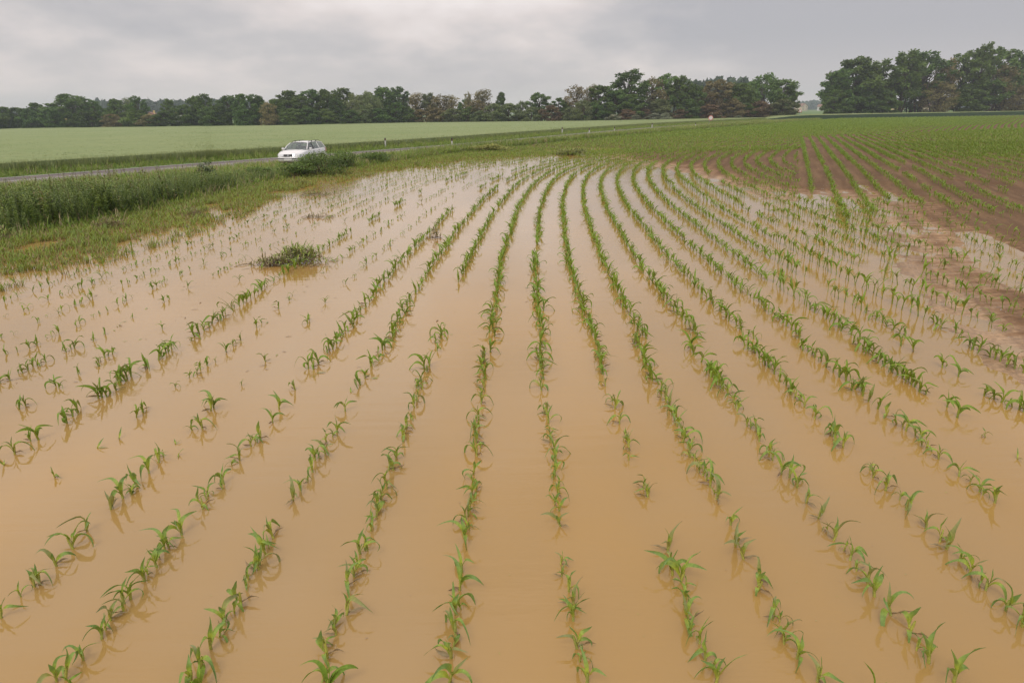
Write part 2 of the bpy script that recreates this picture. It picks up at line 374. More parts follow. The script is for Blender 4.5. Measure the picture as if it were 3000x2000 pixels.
def tube(pts, rad, n=6, t=0., dead=0.):
    V = []; A = []; pts = [np.array(p, float) for p in pts]
    for k, (p, r) in enumerate(zip(pts, rad)):
        d = pts[min(k+1, len(pts)-1)]-pts[max(k-1, 0)]; d = d/np.linalg.norm(d)
        u = np.cross(d, [0, 1, 0] if abs(d[1]) < .9 else [1, 0, 0]); u /= np.linalg.norm(u); w = np.cross(d, u)
        for j in range(n):
            a = 2*pi*j/n; V.append(p+r*(cos(a)*u+sin(a)*w)); A.append([t, 0, dead])
    Q = [[k*n+j, k*n+(j+1) % n, (k+1)*n+(j+1) % n, (k+1)*n+j] for k in range(len(pts)-1) for j in range(n)]
    return np.array(V), np.array(Q), np.array(A)
def join(parts):
    Vs, Qs, As = [], [], []; o = 0
    for V, Q, A in parts: Vs.append(V); Qs.append(Q+o); As.append(A); o += len(V)
    return np.concatenate(Vs), np.concatenate(Qs), np.concatenate(As)
def corn_parts(r, nl, small=1., curl=0.):
    """list of (partname, geometry); origin at the water line"""
    lean = r.uniform(-.02, .02); hs = r.uniform(.03, .075)
    parts = [('stem', tube([(0, 0, -.10), (lean*.3, 0, .0), (lean, 0, hs), (lean*1.3, 0, hs+.035)], [.0095, .0095, .0085, .005], 7, .02))]
    az = r.uniform(0, 2*pi)
    for k in range(nl):
        u = k/(nl-1)
        L = r.uniform(.15, .31)*(1.0-.25*abs(u-.45)); W = r.uniform(.027, .045)*(1-.2*u)
        e0 = R(r.uniform(56, 80)+u*10); dr = r.uniform(1.3, 3.3)*(1-u*.45)+curl*r.random()
        if u > .85: e0 = R(r.uniform(76, 88)); dr = r.uniform(.1, .9); L *= .70
        tb, sb = r.uniform(.25, .60), r.uniform(.10, .24)      # where along the blade it bends over
        f = lambda t, dr=dr, tb=tb, sb=sb: dr*(.35+.65*math.exp(-((t-tb)/sb)**2)/(sb*1.75))
        parts.append(('leaf', leaf(L, W, e0, f, az+(k % 2)*pi+r.uniform(-.6, .6), hs*(.25+.75*u), 11, r.uniform(.25, .7), r.uniform(-1.7, 1.7), (.4 if r.random() < .12 else 0.), 0, r.uniform(-1.3, 1.3), r.uniform(.1, .35), r.uniform(0, 6))))
    return parts
PR = []
r_ = random.Random(11)
for q in range(16):
    nl = r_.choice([3, 3, 4, 4, 5])
    pts = corn_parts(r_, nl, curl=r_.choice([0, 0, .8]))
    dry = False
    if q % 2 == 0:
        pts.append(('withered_leaf', leaf(r_.uniform(.09, .15), .026, R(18), lambda t: 1.1*t, r_.uniform(0, 6.28), .008, 8, .8, r_.uniform(-3, 3), r_.uniform(.75, 1.), .5, r_.uniform(-1.5, 1.5), .5))); dry = True
    PR.append((pts, nl, dry))
# nearly drowned plants: one or two blades poking out
for q in range(3):
    pts = [('stem', tube([(0, 0, -.06), (0, 0, .0), (.004, 0, .02)], [.006, .006, .004], 6, .02)),
           ('leaf', leaf(r_.uniform(.10, .15), .022, R(r_.uniform(20, 60)), lambda t: 1.6*t, r_.uniform(0, 6.28), .0, 6, .4, .6)),
           ('leaf', leaf(r_.uniform(.08, .12), .018, R(r_.uniform(10, 40)), lambda t: 1.2*t, r_.uniform(0, 6.28), .0, 6, .4, -.8))]
    PR.append((pts, 2, False))
PRM = []     # meshes of the prototypes' parts
for pts, nl, dry in PR: PRM.append([(nm, npmesh('corn_'+nm, *g_[:2], m_corn, g_[2])) for nm, g_ in pts])
NEARPROTO = [join([g_ for _, g_ in pts]) for pts, _, _ in PR]
# lighter versions for the middle distance
def mid_proto(r, nl, base=.0, curl=0., stem=.05, seg=6):
    ps = [tube([(0, 0, -.05), (0, 0, base+stem)], [.008, .006], 4, .1)]; az = r.uniform(0, 6.28)
    for k in range(nl):
        u = k/max(1, nl-1); dr = r.uniform(1.0, 2.9)*(1-.5*u)+curl*r.uniform(.6, 1.2); tb, sb = r.uniform(.25, .6), r.uniform(.12, .3)
        f = lambda t, dr=dr, tb=tb, sb=sb: dr*(.35+.65*math.exp(-((t-tb)/sb)**2)/(sb*1.75))
        ps.append(leaf(r.uniform(.17, .29)*(1-.2*u), r.uniform(.026, .042), R(r.uniform(52, 78)+12*u), f, az+(k % 2)*pi+r.uniform(-.6, .6), base+.004+.03*u, seg, .35, r.uniform(-1.3, 1.3), .35 if r.random() < .1 else 0., 0, r.uniform(-1.2, 1.2)))
    return join(ps)
MIDPROTO = [mid_proto(r_, r_.choice([3, 4, 5])) for _ in range(14)]
CURLPROTO = [mid_proto(r_, r_.choice([2, 2, 3]), curl=1.9, stem=.02) for _ in range(12)]
TALLPROTO = [mid_proto(r_, r_.choice([3, 4, 4]), base=.09) for _ in range(12)]
def clump(r, n, rad, seg=2):
    ps = []
    for k in range(n):
        V, Q, A = simple_leaf(r.uniform(.16, .27), r.uniform(.018, .03), R(r.uniform(45, 85)), r.uniform(.5, 1.8), r.uniform(0, 6.28), .0, seg)
        V = V+np.array([r.uniform(-rad, rad), r.uniform(-.05, .05), 0]); ps.append((V, Q, A))
    return join(ps)
FARPROTO = [clump(r_, 13, .22) for _ in range(8)]
# traced plants near the camera: (crop x0, y0, scale, [(x, y, size)])
S1, S2 = 1050/2352, 750/2352
TR = [
 (0, 1300, S1, 'L', '575,570 485,685 370,800 225,935 255,920 140,1000,s 10,1140 1110,680 1080,690 1030,810 945,900 975,860,s 855,1020 820,1045 730,1155 665,1280 370,1560 430,1540 1795,620 1745,720 1675,835 1700,820 1615,950,s 1575,1060 1475,1190 1385,1340 1315,1480 1190,600 1250,1568'),
 (800, 1300, S1, 'L', '680,470 640,570 575,720 620,700,s 535,870 490,935 480,1120 405,1200 410,1250,s 350,1400 320,1560 1265,500 1265,630 1290,560,s 1240,840 1225,960 1205,1115 1195,1250 1165,1400 1160,1560 1890,540 1875,440 1890,790,s 1945,970 1970,1160 1965,1060 2000,1340 2060,1568'),
 (1950, 1300, S1, 'L', '10,700 45,860 95,900 120,1050 150,1165 225,1310 260,1420 330,1568 430,530 460,670 515,755 600,960 620,900 710,1125 765,1235 865,1410 1000,1560 1000,490 1100,630 1210,760 1325,910 1370,1000 1475,1120 1585,1250 1725,1435 1890,1560 1580,435 1705,550 1795,640 1840,690 1995,850 2105,960 2235,1090 2340,1200'),
 (0, 1000, S2, 'M', '0,380 90,360 210,290 300,230 340,225,s 425,190,s 60,120 275,60 510,410 545,430,s 720,300,s 900,225,s 925,180,s 965,150 1035,115 610,95 690,60 180,620 230,590,s 720,650 665,690,s 610,750,d 355,900 280,915,d 905,520,s 940,515,s 985,510 1070,450 1105,370 1155,365 1200,320 1335,250 1350,240,s 1460,170 1525,110 1580,70 1615,420,d 1740,330 1840,265 1980,185 2080,100,d 2140,40,s 1255,695 1310,650,s 1940,635 1965,610,s 2220,400 1855,800 1765,815,s 130,1035 35,1140,d 505,1250,s 895,980,d 1095,895,d 1455,1110 1500,1060,s 1370,1210 1265,1330 1130,1440 1210,1410,s 1020,1540 2310,960 2205,1090 2130,1140,s 2055,1310 1910,1420 1860,1540 1615,945,d 1640,1040,d'),
 (750, 1000, S2, 'M', '480,250,s 525,245 575,205 655,100 700,70 740,20 360,445 90,185,s 215,620 155,745 35,900 1000,340 1055,230,s 1130,170 1120,100,s 1185,50 960,400,s 870,470,d 820,640 745,840 650,930 640,1030 540,1090 520,1200 475,1290,s 340,1460 300,1560 1665,90 1650,20,s 1575,280 1590,230,s 1515,380 1530,440,s 1480,430,s 1455,605 1490,500,s 1380,800 1420,720,s 1340,885 1290,1060 1265,1180 1220,1180 1185,1300 1160,1420 1110,1540 2150,100 2090,200 2100,120,s 2115,350 2110,270 2090,420 2065,570 2080,490,s 2040,700 2015,850 2050,780 2025,930 2025,1050 2065,980,s 1995,1220 1990,1300,s 1985,1400 1960,1540'),
 (1500, 1000, S2, 'M', '260,40 265,85 255,130 270,175 285,220 285,290 290,350 265,450 320,680 320,620,s 340,750 345,830,s 355,930 390,1100 390,1030 395,1230 415,1420 440,1330,s 430,1560 770,30 800,150 790,90 820,220 830,300 860,410,s 945,620 920,560,s 990,755 1050,890,s 1080,995 1075,1090,s 1250,1430 1210,1350,s 1265,1560 1120,20 1170,60 1190,130 1205,180 1235,220 1265,290 1270,320 1290,360,s 1370,500 1370,430 1410,540 1440,610 1470,680 1520,720 1520,780 1570,860 1570,930 1635,1020 1700,1150 1680,1100,s 1750,1230 1820,1330 1880,1450 1860,1400,s 1645,60 1660,110 1740,190 1800,260 1840,330 1870,350 1900,400,s 1930,430 1980,500 2040,560 2070,640 2165,780 2190,790,s 2245,800 2270,920 2140,40 2200,80,s 2240,110 2300,190 2345,240'),
 (2250, 1000, S2, 'M', '5,230 55,300 110,370 170,410 205,450,s 240,530 290,540,s 330,600 430,710 420,640,s 570,850 590,870,s 620,890 690,970 960,1250 930,1180,s 1080,1370 1270,1550 200,1250 125,1220 45,1090 5,1040 270,1340 355,1480 295,50 320,70,s 370,90 430,150 490,180 535,240 600,270 660,330 720,360,s 770,450 800,440 860,460 920,550 1010,620 1075,690 1180,760 1270,820 1385,920 1450,990 1575,1080 1755,1240 1940,1380 2080,1480 790,10 870,70 905,90,s 960,130 1010,200 1125,260 1190,310 1270,370 1320,400 1395,460 1450,490 1340,90 1220,40 1600,240 1750,325,d 1645,605,d 1740,700,s 2000,880,s 2290,1080,d 1990,500,s 2080,530 2240,600 2345,650 1850,50 1940,90 2035,150 2135,190 2190,230,s 2260,260 2340,300'),
]
plants = []       # x, y, size class, row
def rown(x, y): return (x-ROW0-float(fcurve(y)))/SPC
for x0, y0, s, kd, tx in TR:
    for tk in tx.split():
        f = tk.split(','); px, py = x0+float(f[0])*s, y0+float(f[1])*s
        if (kd == 'L' and py < 1492) or (kd == 'M' and py >= 1492): continue
        X, Y = at(px, py)
        plants.append([X, Y, f[2] if len(f) > 2 else 'n', int(round(rown(X, Y)))])
byrow = {}
for p in plants: byrow.setdefault(p[3], []).append(p)
for L in byrow.values():
    L.sort(key=lambda p: p[1])
    for a_, b_ in zip(L[:-1], L[1:]):
        g_ = b_[1]-a_[1]
        if .13 < g_ < .34 and a_[2] != 'd' and b_[2] != 'd' and rnd.random() < .55:
            y_ = (a_[1]+b_[1])/2+rnd.gauss(0, .02); plants.append([(a_[0]+b_[0])/2+rnd.gauss(0, .02), y_, 's', a_[3]])
# a little beyond the left and bottom edges so a side step shows rows too
for n in range(-13, 11):
    for y in np.arange(1.0, 9, .19):
        x = rowx(n, y); a_, b_ = proj(x, y)
        if (b_ > 2010 or a_ < -40 or a_ > 3040) and rnd.random() < .55 and (y > 2.6 or abs(x) > 1.2):
            if n > 7 and y > 6: continue
            plants.append([x+rnd.gauss(0, .025), y+rnd.gauss(0, .03), 'out', n])
INV = lambda p: p[2] != 'out'
inview = sorted([p for p in plants if INV(p)], key=lambda p: p[0]**2+p[1]**2+H*H)
NIND = 300
ind, rest = inview[:NIND], inview[NIND:]+[p for p in plants if not INV(p)]
ORD = ['', 'first', 'second', 'third', 'fourth', 'fifth', 'sixth', 'seventh', 'eighth', 'ninth', 'tenth', 'eleventh', 'twelfth', 'thirteenth', 'fourteenth', 'fifteenth', 'sixteenth', 'seventeenth', 'eighteenth', 'nineteenth', 'twentieth']+['%d%s' % (k, {1: 'st', 2: 'nd', 3: 'rd'}.get(k % 10, 'th')) for k in range(21, 90)]
rowsd = {}
for p in ind: rowsd.setdefault(p[3], []).append(p)
NUM = {2: 'two', 3: 'three', 4: 'four', 5: 'five'}
for n, L in rowsd.items():
    L.sort(key=lambda p: p[1])
    if -4 <= n <= 3: rn = '%s row from left along the bottom edge' % ORD[n+5]
    elif n < -4: rn = '%s row up the left edge' % ORD[-4-n]
    else: rn = '%s row up the right edge' % ORD[n-3]
    for k, p in enumerate(L):
        if p[2] == 'd': q = rnd.choice([16, 17, 18])
        else: q = rnd.randrange(16)
        pts, nl, dry = PR[q]
        sc_ = {'n': rnd.uniform(.84, 1.14), 's': rnd.uniform(.5, .7), 'd': rnd.uniform(.8, 1.)}[p[2]]
        look = {'n': '', 's': 'small ', 'd': 'drowned '}[p[2]]
        lab = '%s%s-leaved corn plant, %s up in the %s' % (look, NUM[nl], ORD[k+1], rn)
        e = empty('corn_plant', (p[0], p[1], 0), rnd.uniform(0, 6.28), lab, 'corn plant', 'young corn plants standing in the flooded rows')
        e.scale = (sc_,)*3; e.rotation_euler[0] = rnd.gauss(0, .12); e.rotation_euler[1] = rnd.gauss(0, .12)
        for nm, me in PRM[q]: link(nm, me, e)
# ---- the rest of the rows, one object
def keep_prob(n, y):
    if n >= 9: return .75
    if n >= -1:
        if n == 0 and 12.5 < y < 17.5: return .8
        if n in (5, 6) and 30 < y < 36: return .6
        return .93
    if y > 30: base = .8 if n > -9 else .7
    else: base = .6
    if n == -2: return .85 if y < 9.6 else (.2 if y < 13 else .8)
    if n == -3: return .25 if y < 9.5 else (.6 if y < 13 else .75)
    if n == -4: return .93 if y < 19.5 else .6
    if n == -5: return .36
    if n == -6: return .36
    if n == -7: return .92 if y < 17.5 else .5
    if n == -8: return .2 if y < 22 else .6
    if n == -9: return .42 if 10 < y < 19 else .66
    if n == -10: return .52 if y < 19 else .7
    if n > -14: return .68
    return .9
    return base
P = []
for n in range(-46, 19):
    y = 1.5+rnd.random()*.15
    while y < 56:
        y += .15+rnd.random()*.05
        x = rowx(n, y)+rnd.gauss(0, .028)
        a_, b_ = proj(x, y)
        if y < 9.5 and b_ > 996: continue
        if a_ < -500 or a_ > 3500: continue
        g_ = fbm(np.array([y*.55]), np.array([n*7.3]), 21, 2)[0]
        if n < -4 and n != -7: g_ = g_*.5+rnd.uniform(-.42, .42)
        kp = keep_prob(n, y)
        if g_ > (kp-.5)*1.15+(.25 if n >= 12 else 0): continue
        P.append((x, y, n))
P = np.array(P); dW = polysd(P[:, 0], P[:, 1], WATER); hs_ = polysd(P[:, 0], P[:, 1], HEDGE+[(300, 500), (700, 700), (700, -60), (-30, -60)])
inwater = dW < 0
strzone = (P[:, 0] < strx(0, P[:, 1])-.5) | (P[:, 1] < 24)
keep = (hs_ < -.2) & strzone
# bare interior of the bend, thin stand on the bare headland at right
bare = (P[:, 2] >= 12) & (P[:, 1] < 46) & (dW > .5)
keep &= ~(bare & (rs.rand(len(P)) > np.where(P[:, 2] < 16, .9, .5)))
head = (P[:, 0] > 8) & (P[:, 1] < 22) & (dW > .1)
keep &= ~(head & (rs.rand(len(P)) > .40))
P = P[keep]; dW = dW[keep]
# second block: straight rows that meet the bent ones at an angle, and the thin headland rows right of them
P2 = []
for k in range(0, 150):
    y = [26, 20, 20.5, 23.5, 22.5, 21, 20, 19.5, 19][min(k, 8)]+rnd.uniform(-.5, .5)
    if k > 8: y = 18.5+(k-8)*.15
    while y < 60:
        y += .095+rnd.random()*.03
        x = strx(k, y)+rnd.gauss(0, .03)
        if x > rowx(18, y)+60+y*2: break
        if x/y > .95: continue
        g_ = fbm(np.array([y*.35]), np.array([k*5.1]), 31, 2)[0]
        th = .32 if k < 5 else (.20 if y < 34 else .34)
        if k == 0 and y < 50: th = .6
        if g_ > th and not (y < 27 and k < 5): continue
        P2.append((x, y, 40+k))
for n in range(11, 34):      # sparse headland rows on bare mud at the right
    for y in np.arange(7, 21, .19):
        x = rowx(n, y)+rnd.gauss(0, .04)
        if x/y > .95 or x < 8.2 or rnd.random() > .38: continue
        P2.append((x, y, n))
P2 = np.array(P2)
ALL = np.concatenate([P, P2, np.array([[p[0], p[1], p[3]] for p in rest])])
ALL = ALL[side_of_road(ALL[:, 0], ALL[:, 1]) > 8.2]
zg = np.maximum(ground_z(ALL[:, 0], ALL[:, 1]), -.0); dW = polysd(ALL[:, 0], ALL[:, 1], WATER)
nA = len(ALL); rr = rs.rand(nA)
yy = ALL[:, 1]; dist = np.hypot(ALL[:, 0], yy)
cls = np.where(dist < 12, 0, 1); tallm = (dW > -2.6) & (ALL[:, 0] > 0) & (dist >= 12)
sc_ = 1.0+.35*(rr-.5); sc_ *= np.where((yy > 18) | (ALL[:, 0] > 5), 1.08, 1.12)
sc_ *= np.where((ALL[:, 2] < -4) & (ALL[:, 2] != -7) & (yy > 7) & (yy < 40), .74, 1.)
sc_ *= np.where((dW > .3) & (yy < 22) & (ALL[:, 0] > 7), .78, 1.)
sc_ *= np.where((ALL[:, 2] >= 40) & (yy > 22), .84, 1.)
small = rs.rand(nA) < np.where(ALL[:, 2] < -1, .35, .12); sc_ = np.where(small, sc_*.6, sc_)
parts = []
rot = rs.rand(nA)*6.28; tl = rs.randn(nA, 2)*.14
Pz = np.c_[ALL[:, :2], zg]
curlm = (cls == 1) & (ALL[:, 2] < -4) & (ALL[:, 2] != -7) & (yy < 42) & (rs.rand(nA) < .7)
for msk, pr in (((cls == 0), NEARPROTO[:16]), (curlm, CURLPROTO), ((cls == 1) & ~tallm & ~curlm, MIDPROTO), ((cls == 1) & tallm & ~curlm, TALLPROTO)):
    if msk.any(): parts.append(scatter(pr, Pz[msk], sc_[msk], rot[msk], tilt=tl[msk], rndcol=rs.rand(msk.sum())*.9))
# far rows as thicker clumps (bent rows continue to the horizon side, straight rows to the right)
F = []
for n in range(-30, 150):
    for y in np.arange(54, 205, .36 if n < 28 else .20): F.append((rowx(n, y)+rnd.gauss(0, .03), y+rnd.uniform(-.1, .1), n))
for k in range(0, 190):
    for y in np.arange(42, 205, .33): F.append((strx(k, y)+rnd.gauss(0, .03), y+rnd.uniform(-.1, .1), 100+k))
F = np.array(F)
bent_edge = rowx(18, F[:, 1]); top = 76.5+(F[:, 0]-32)*.5
F = F[((F[:, 2] < 100) & ((F[:, 0] < strx(0, F[:, 1])+.2) | (F[:, 1] > top+.4))) | ((F[:, 2] >= 100) & (F[:, 1] < top))]
F = F[np.abs(F[:, 0]) < F[:, 1]*.95]
F = F[(polysd(F[:, 0], F[:, 1], HEDGE+[(300, 500), (700, 700), (700, -60), (-30, -60)]) < -.3) & (side_of_road(F[:, 0], F[:, 1]) > 9)]
F = F[F[:, 1] < F[:, 0]*.30+176-1.0]

fa = np.arctan2(1, np.where(F[:, 2] < 100, .5, .398)); zf = np.maximum(ground_z(F[:, 0], F[:, 1]), 0)
parts.append(scatter(FARPROTO, np.c_[F[:, :2], zf], (.88+.25*rs.rand(len(F)))*np.interp(F[:, 1], [45, 80, 130], [1., 1.12, 1.45]), fa, rndcol=rs.rand(len(F))*.9))
Vc, Qc, Ac = join(parts)
cr = link('corn_rows', npmesh('corn_rows', Vc, Qc, m_cornfar, Ac)); tag(cr, 'curving rows of young green corn running out across the flooded field', 'corn', kind='stuff')
print('corn quads', len(Qc), 'plants', nA, 'clumps', len(F), 'ind', len(ind))
# ------------------------------------------------------------------ floating flecks
ps = []
for k in range(760):
    if k < 400:
        n = rnd.choice([-3, -3, -2, -4, -5, -5, -6, -6, -8, -8, -8, -9, -9, -10, -11, 0, -1]); y = 8+rnd.random()**1.5*32; x = rowx(n, y)+rnd.gauss(0, .09)
        if n in (0, -1): y = rnd.uniform(11, 30); x = rowx(n, y)+rnd.choice([-1, 1])*rnd.uniform(.08, .2)
    else: y = rnd.uniform(3.2, 14); x = rnd.uniform(-.75, .75)*y; 
    L = rnd.uniform(.03, .12) if k < 400 else rnd.uniform(.006, .02)
    V, Q, A_ = simple_leaf(L, L*rnd.uniform(.15, .35), R(6), .2, rnd.uniform(0, 6.28), .002, 3, rnd.choice([0, .5, 1, 1]))
    ps.append((V+np.array([x, y, .003]), Q, A_*np.array([1, 1, 1])+np.array([0, rnd.random()*.9, 0])))
V, Q, A_ = join(ps); fl = link('floating_debris', npmesh('floating_debris', V, Q, m_corn, A_)); tag(fl, 'scattered dry leaf flecks floating on the muddy water', 'debris', kind='stuff')
ps = []
for k in range(160):
    y = rnd.uniform(9, 34); x = rnd.uniform(.33, .8)*y
    if polysd(np.array([x]), np.array([y]), WATER)[0] < .3: continue
    s = rnd.uniform(.008, .018); z = float(ground_z(np.array([x]), np.array([y]))[0])
    pts_ = [(x-s, y, z), (x, y, z+s*.6), (x+s*.8, y, z)]
    V, Q, A_ = tube(pts_, [s*.2, s*.6, s*.25], 5, 1., 0.); A_[:, 1] = rnd.random(); ps.append((V, Q, A_))
V, Q, A_ = join(ps); st = link('pebbles', npmesh('pebbles', V, Q, plain('pale_stone', (.42, .38, .33), .8), A_)); tag(st, 'pale pebbles lying on the bare brown mud', 'stones', kind='stuff')
# ------------------------------------------------------------------ wheat field beyond the road
TB = [(-400, 400), (0, 376), (500, 370), (800, 367), (1200, 358.5), (1700, 353.5), (2300, 342), (2450, 337.5), (2700, 334), (3000, 328.5), (3400, 322)]
def tree_base(px, z=.8):
    return at(px, np.interp(px, [t[0] for t in TB], [t[1] for t in TB]), z)
WZ = .74
m, nt, p = mat('wheat'); a = attr(nt)
nb = noise(nt, .05, 4, .5, stretch=(1, 1.6, 1, -.7)); nf = noise(nt, 2.4, 6, .7); nm_ = noise(nt, .35, 5, .6, stretch=(1, 2.2, 1, -.6))
c = MIX(nt, MR(nt, nb, .3, .7), (.235, .29, .115), (.29, .325, .145))
c = MIX(nt, MR(nt, nf, .35, .75, 0, .55), c, (.13, .20, .075))
c = MIX(nt, MR(nt, nm_, .54, .70, 0, .45), c, (.13, .20, .085))
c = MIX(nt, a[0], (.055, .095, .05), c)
nt.links.new(c, p.inputs['Base Color']); p.inputs['Roughness'].default_value = .85; p.inputs['Specular IOR Level'].default_value = .15
bump(nt, p, nf, .8, .12); m_wheat = m
def sheet(name, La, Lb, z, m, nt_=60, skirt=True, amp=.05, dark=.8):
    n = len(La); tt = np.linspace(0, 1, nt_)**1.5
    P_ = La[None]*(1-tt)[:, None, None]+Lb[None]*tt[:, None, None]
    zz_ = z+amp*fbm(P_[..., 0]*.25, P_[..., 1]*.25, 5, 3)
    V = np.concatenate([P_, zz_[..., None]], -1).reshape(-1, 3); A = np.ones((len(V), 3)); 
    i = (np.arange(nt_-1)[:, None]*n+np.arange(n-1)[None]).ravel(); Q = np.stack([i, i+1, i+1+n, i+n], 1)
    if skirt:
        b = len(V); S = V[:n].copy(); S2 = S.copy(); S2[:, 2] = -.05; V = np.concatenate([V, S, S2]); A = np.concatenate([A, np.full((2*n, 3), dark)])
        i = np.arange(n-1); Q = np.concatenate([Q, np.stack([b+n+i, b+n+i+1, b+i+1, b+i], 1)])
    return V, Q, A
rd2 = offset(ROAD, -2.9)
pxs = np.linspace(-500, 2290, 90); far = np.array([tree_base(x, .8) for x in pxs]); far[:, 1] += 6
ui = np.linspace(0, 1, 90)
selr = rd2[(rd2[:, 1] > 0) & (rd2[:, 1] < 205)]; ri = np.linspace(0, 1, len(selr))
near = np.c_[np.interp(ui, ri, selr[:, 0]), np.interp(ui, ri, selr[:, 1])]
# pair near/far by bearing so that the sheet does not fold
an = np.arctan2(near[:, 0], near[:, 1]); af = np.arctan2(far[:, 0], far[:, 1])
far2 = np.c_[np.interp(an, af, far[:, 0]), np.interp(an, af, far[:, 1])]
Vs_, Qs_, As_ = sheet('wheat', near, far2, WZ, m_wheat)
# ears and tips standing out of the sheet
def blade(r, h, w, n=1, lean=.3):
    return simple_leaf(h, w, R(r.uniform(62, 88)), lean*r.uniform(.4, 2), r.uniform(0, 6.28), 0, 2)
WB = [join([(lambda g: (g[0]+np.array([r_.uniform(-.12, .12), r_.uniform(-.12, .12), 0]), g[1], g[2]))(blade(r_, r_.uniform(.07, .13), .014)) for _ in range(7)]) for _ in range(5)]
k = 34000; uu = rs.rand(k); tt = rs.rand(k)**1.9
ix = uu*(len(near)-1); i0 = ix.astype(int); fr = (ix-i0)[:, None]; i1 = np.minimum(i0+1, len(near)-1)
Aa = near[i0]*(1-fr)+near[i1]*fr; Bb = far2[i0]*(1-fr)+far2[i1]*fr
PW = Aa*(1-tt[:, None])+Bb*tt[:, None]
PW = PW[(np.abs(PW[:, 0]) < PW[:, 1]*.95)]
zW = np.full(len(PW), WZ-.06)
gb = scatter(WB, np.c_[PW, zW], .7+.5*rs.rand(len(PW)), rs.rand(len(PW))*6.28)
EDG = [join([(lambda g: (g[0]+np.array([r_.uniform(-.25, .25), r_.uniform(-.25, .25), 0]), g[1], g[2]))(blade(r_, r_.uniform(.55, .92), .03)) for _ in range(12)]) for _ in range(5)]
k = 5200; ix = rs.rand(k)*(len(near)-1.01); i0 = ix.astype(int); fr = (ix-i0)[:, None]; PE = near[i0]*(1-fr)+near[i0+1]*fr; PE[:, 0] += .55*rs.rand(k)-.25
ge = scatter(EDG, np.c_[PE, np.full(k, .02)], .85+.25*rs.rand(k), rs.rand(k)*6.28)
nq = len(Qs_); V, Q, A_ = join([(Vs_, Qs_, As_), gb, ge])
mi = np.r_[np.zeros(nq), np.ones(len(Q)-nq)]
wf = link('wheat_field', npmesh('wheat_field', V, Q, [m_wheat, m_wheatb], A_, mi=mi)); tag(wf, 'broad pale green wheat field between the road and the far tree line', 'wheat', kind='stuff')
# strip of wheat on the right in front of the tall trees, with its dark cut edge
fx_ = np.linspace(74, 330, 60); front = np.c_[fx_, fx_*.30+176+.8*np.sin(fx_*.21)]
front[0] = (72, 200)
back = np.c_[fx_+6, fx_*.30+176+30]
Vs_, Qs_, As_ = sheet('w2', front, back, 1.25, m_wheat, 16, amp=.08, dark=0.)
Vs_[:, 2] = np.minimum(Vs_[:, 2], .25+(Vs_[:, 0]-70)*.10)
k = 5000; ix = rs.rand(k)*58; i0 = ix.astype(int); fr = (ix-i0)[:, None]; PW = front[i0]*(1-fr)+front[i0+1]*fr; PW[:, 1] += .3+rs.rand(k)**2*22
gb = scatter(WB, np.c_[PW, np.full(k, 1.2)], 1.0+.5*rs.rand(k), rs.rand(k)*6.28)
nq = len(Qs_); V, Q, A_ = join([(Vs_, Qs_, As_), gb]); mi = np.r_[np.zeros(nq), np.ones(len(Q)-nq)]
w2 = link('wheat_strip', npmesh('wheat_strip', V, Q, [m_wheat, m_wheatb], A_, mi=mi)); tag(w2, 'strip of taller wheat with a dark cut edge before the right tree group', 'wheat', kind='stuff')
# ------------------------------------------------------------------ verges: grass and weeds
def tuft(r, n, h, w, rad, dry=.15):
    ps = []
    for _ in range(n):
        g_ = simple_leaf(h*r.uniform(.6, 1.15), w, R(r.uniform(52, 88)), r.uniform(.2, 1.5), r.uniform(0, 6.28), 0, 3, 1. if r.random() < dry else 0.)
        ps.append((g_[0]+np.array([r.uniform(-rad, rad), r.uniform(-rad, rad), 0]), g_[1], g_[2]))
    return join(ps)
GR = [tuft(r_, 12, .36, .018, .14) for _ in range(6)]
GRT = [tuft(r_, 12, .68, .022, .18, .12) for _ in range(6)]
def weed(r, h, leaves=22, ls=.10, dry=0.):
    """upright leafy stem, leaves in crossed pairs and a loose top"""
    lx, ly = r.uniform(-.15, .15), r.uniform(-.15, .15)
    ps = [tube([(0, 0, -.05), (lx*h*.4, ly*h*.4, h*.5), (lx*h, ly*h, h)], [.007, .006, .003], 4, .5, dry)]
    for k in range(leaves):
        u = .12+.88*k/leaves; L = ls*(1.35-.8*u)*r.uniform(.8, 1.3)
        g_ = simple_leaf(L, L*.42, R(r.uniform(0, 45)), r.uniform(.5, 1.5), k*2.4+r.uniform(-.4, .4), 0, 2, dry if r.random() < .5 else 0)
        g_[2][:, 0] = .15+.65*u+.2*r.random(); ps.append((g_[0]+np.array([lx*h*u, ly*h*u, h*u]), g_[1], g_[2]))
    return join(ps)
WD = [weed(r_, 1.0, 36, .125) for _ in range(12)]
WDY = [weed(r_, 1.0, 18, .12, .6) for _ in range(3)]
nH = np.array(HEDGE); HL = spline(HEDGE, 10)
def band(n, y0, y1, d0, d1, power=1.):
    """points beside the field edge: d metres towards the road"""
    sel = HL[(HL[:, 1] > y0) & (HL[:, 1] < y1)]; L = np.r_[0, np.cumsum(np.linalg.norm(np.diff(sel, axis=0), axis=1))]
    s = rs.rand(n)*L[-1]; P_ = np.c_[np.interp(s, L, sel[:, 0]), np.interp(s, L, sel[:, 1])]
    T = np.gradient(sel, axis=0); T /= np.linalg.norm(T, axis=1)[:, None]
    tx, ty = np.interp(s, L, T[:, 0]), np.interp(s, L, T[:, 1]); d = d0+(d1-d0)*rs.rand(n)**power
    return P_+np.c_[-ty*d, tx*d], d
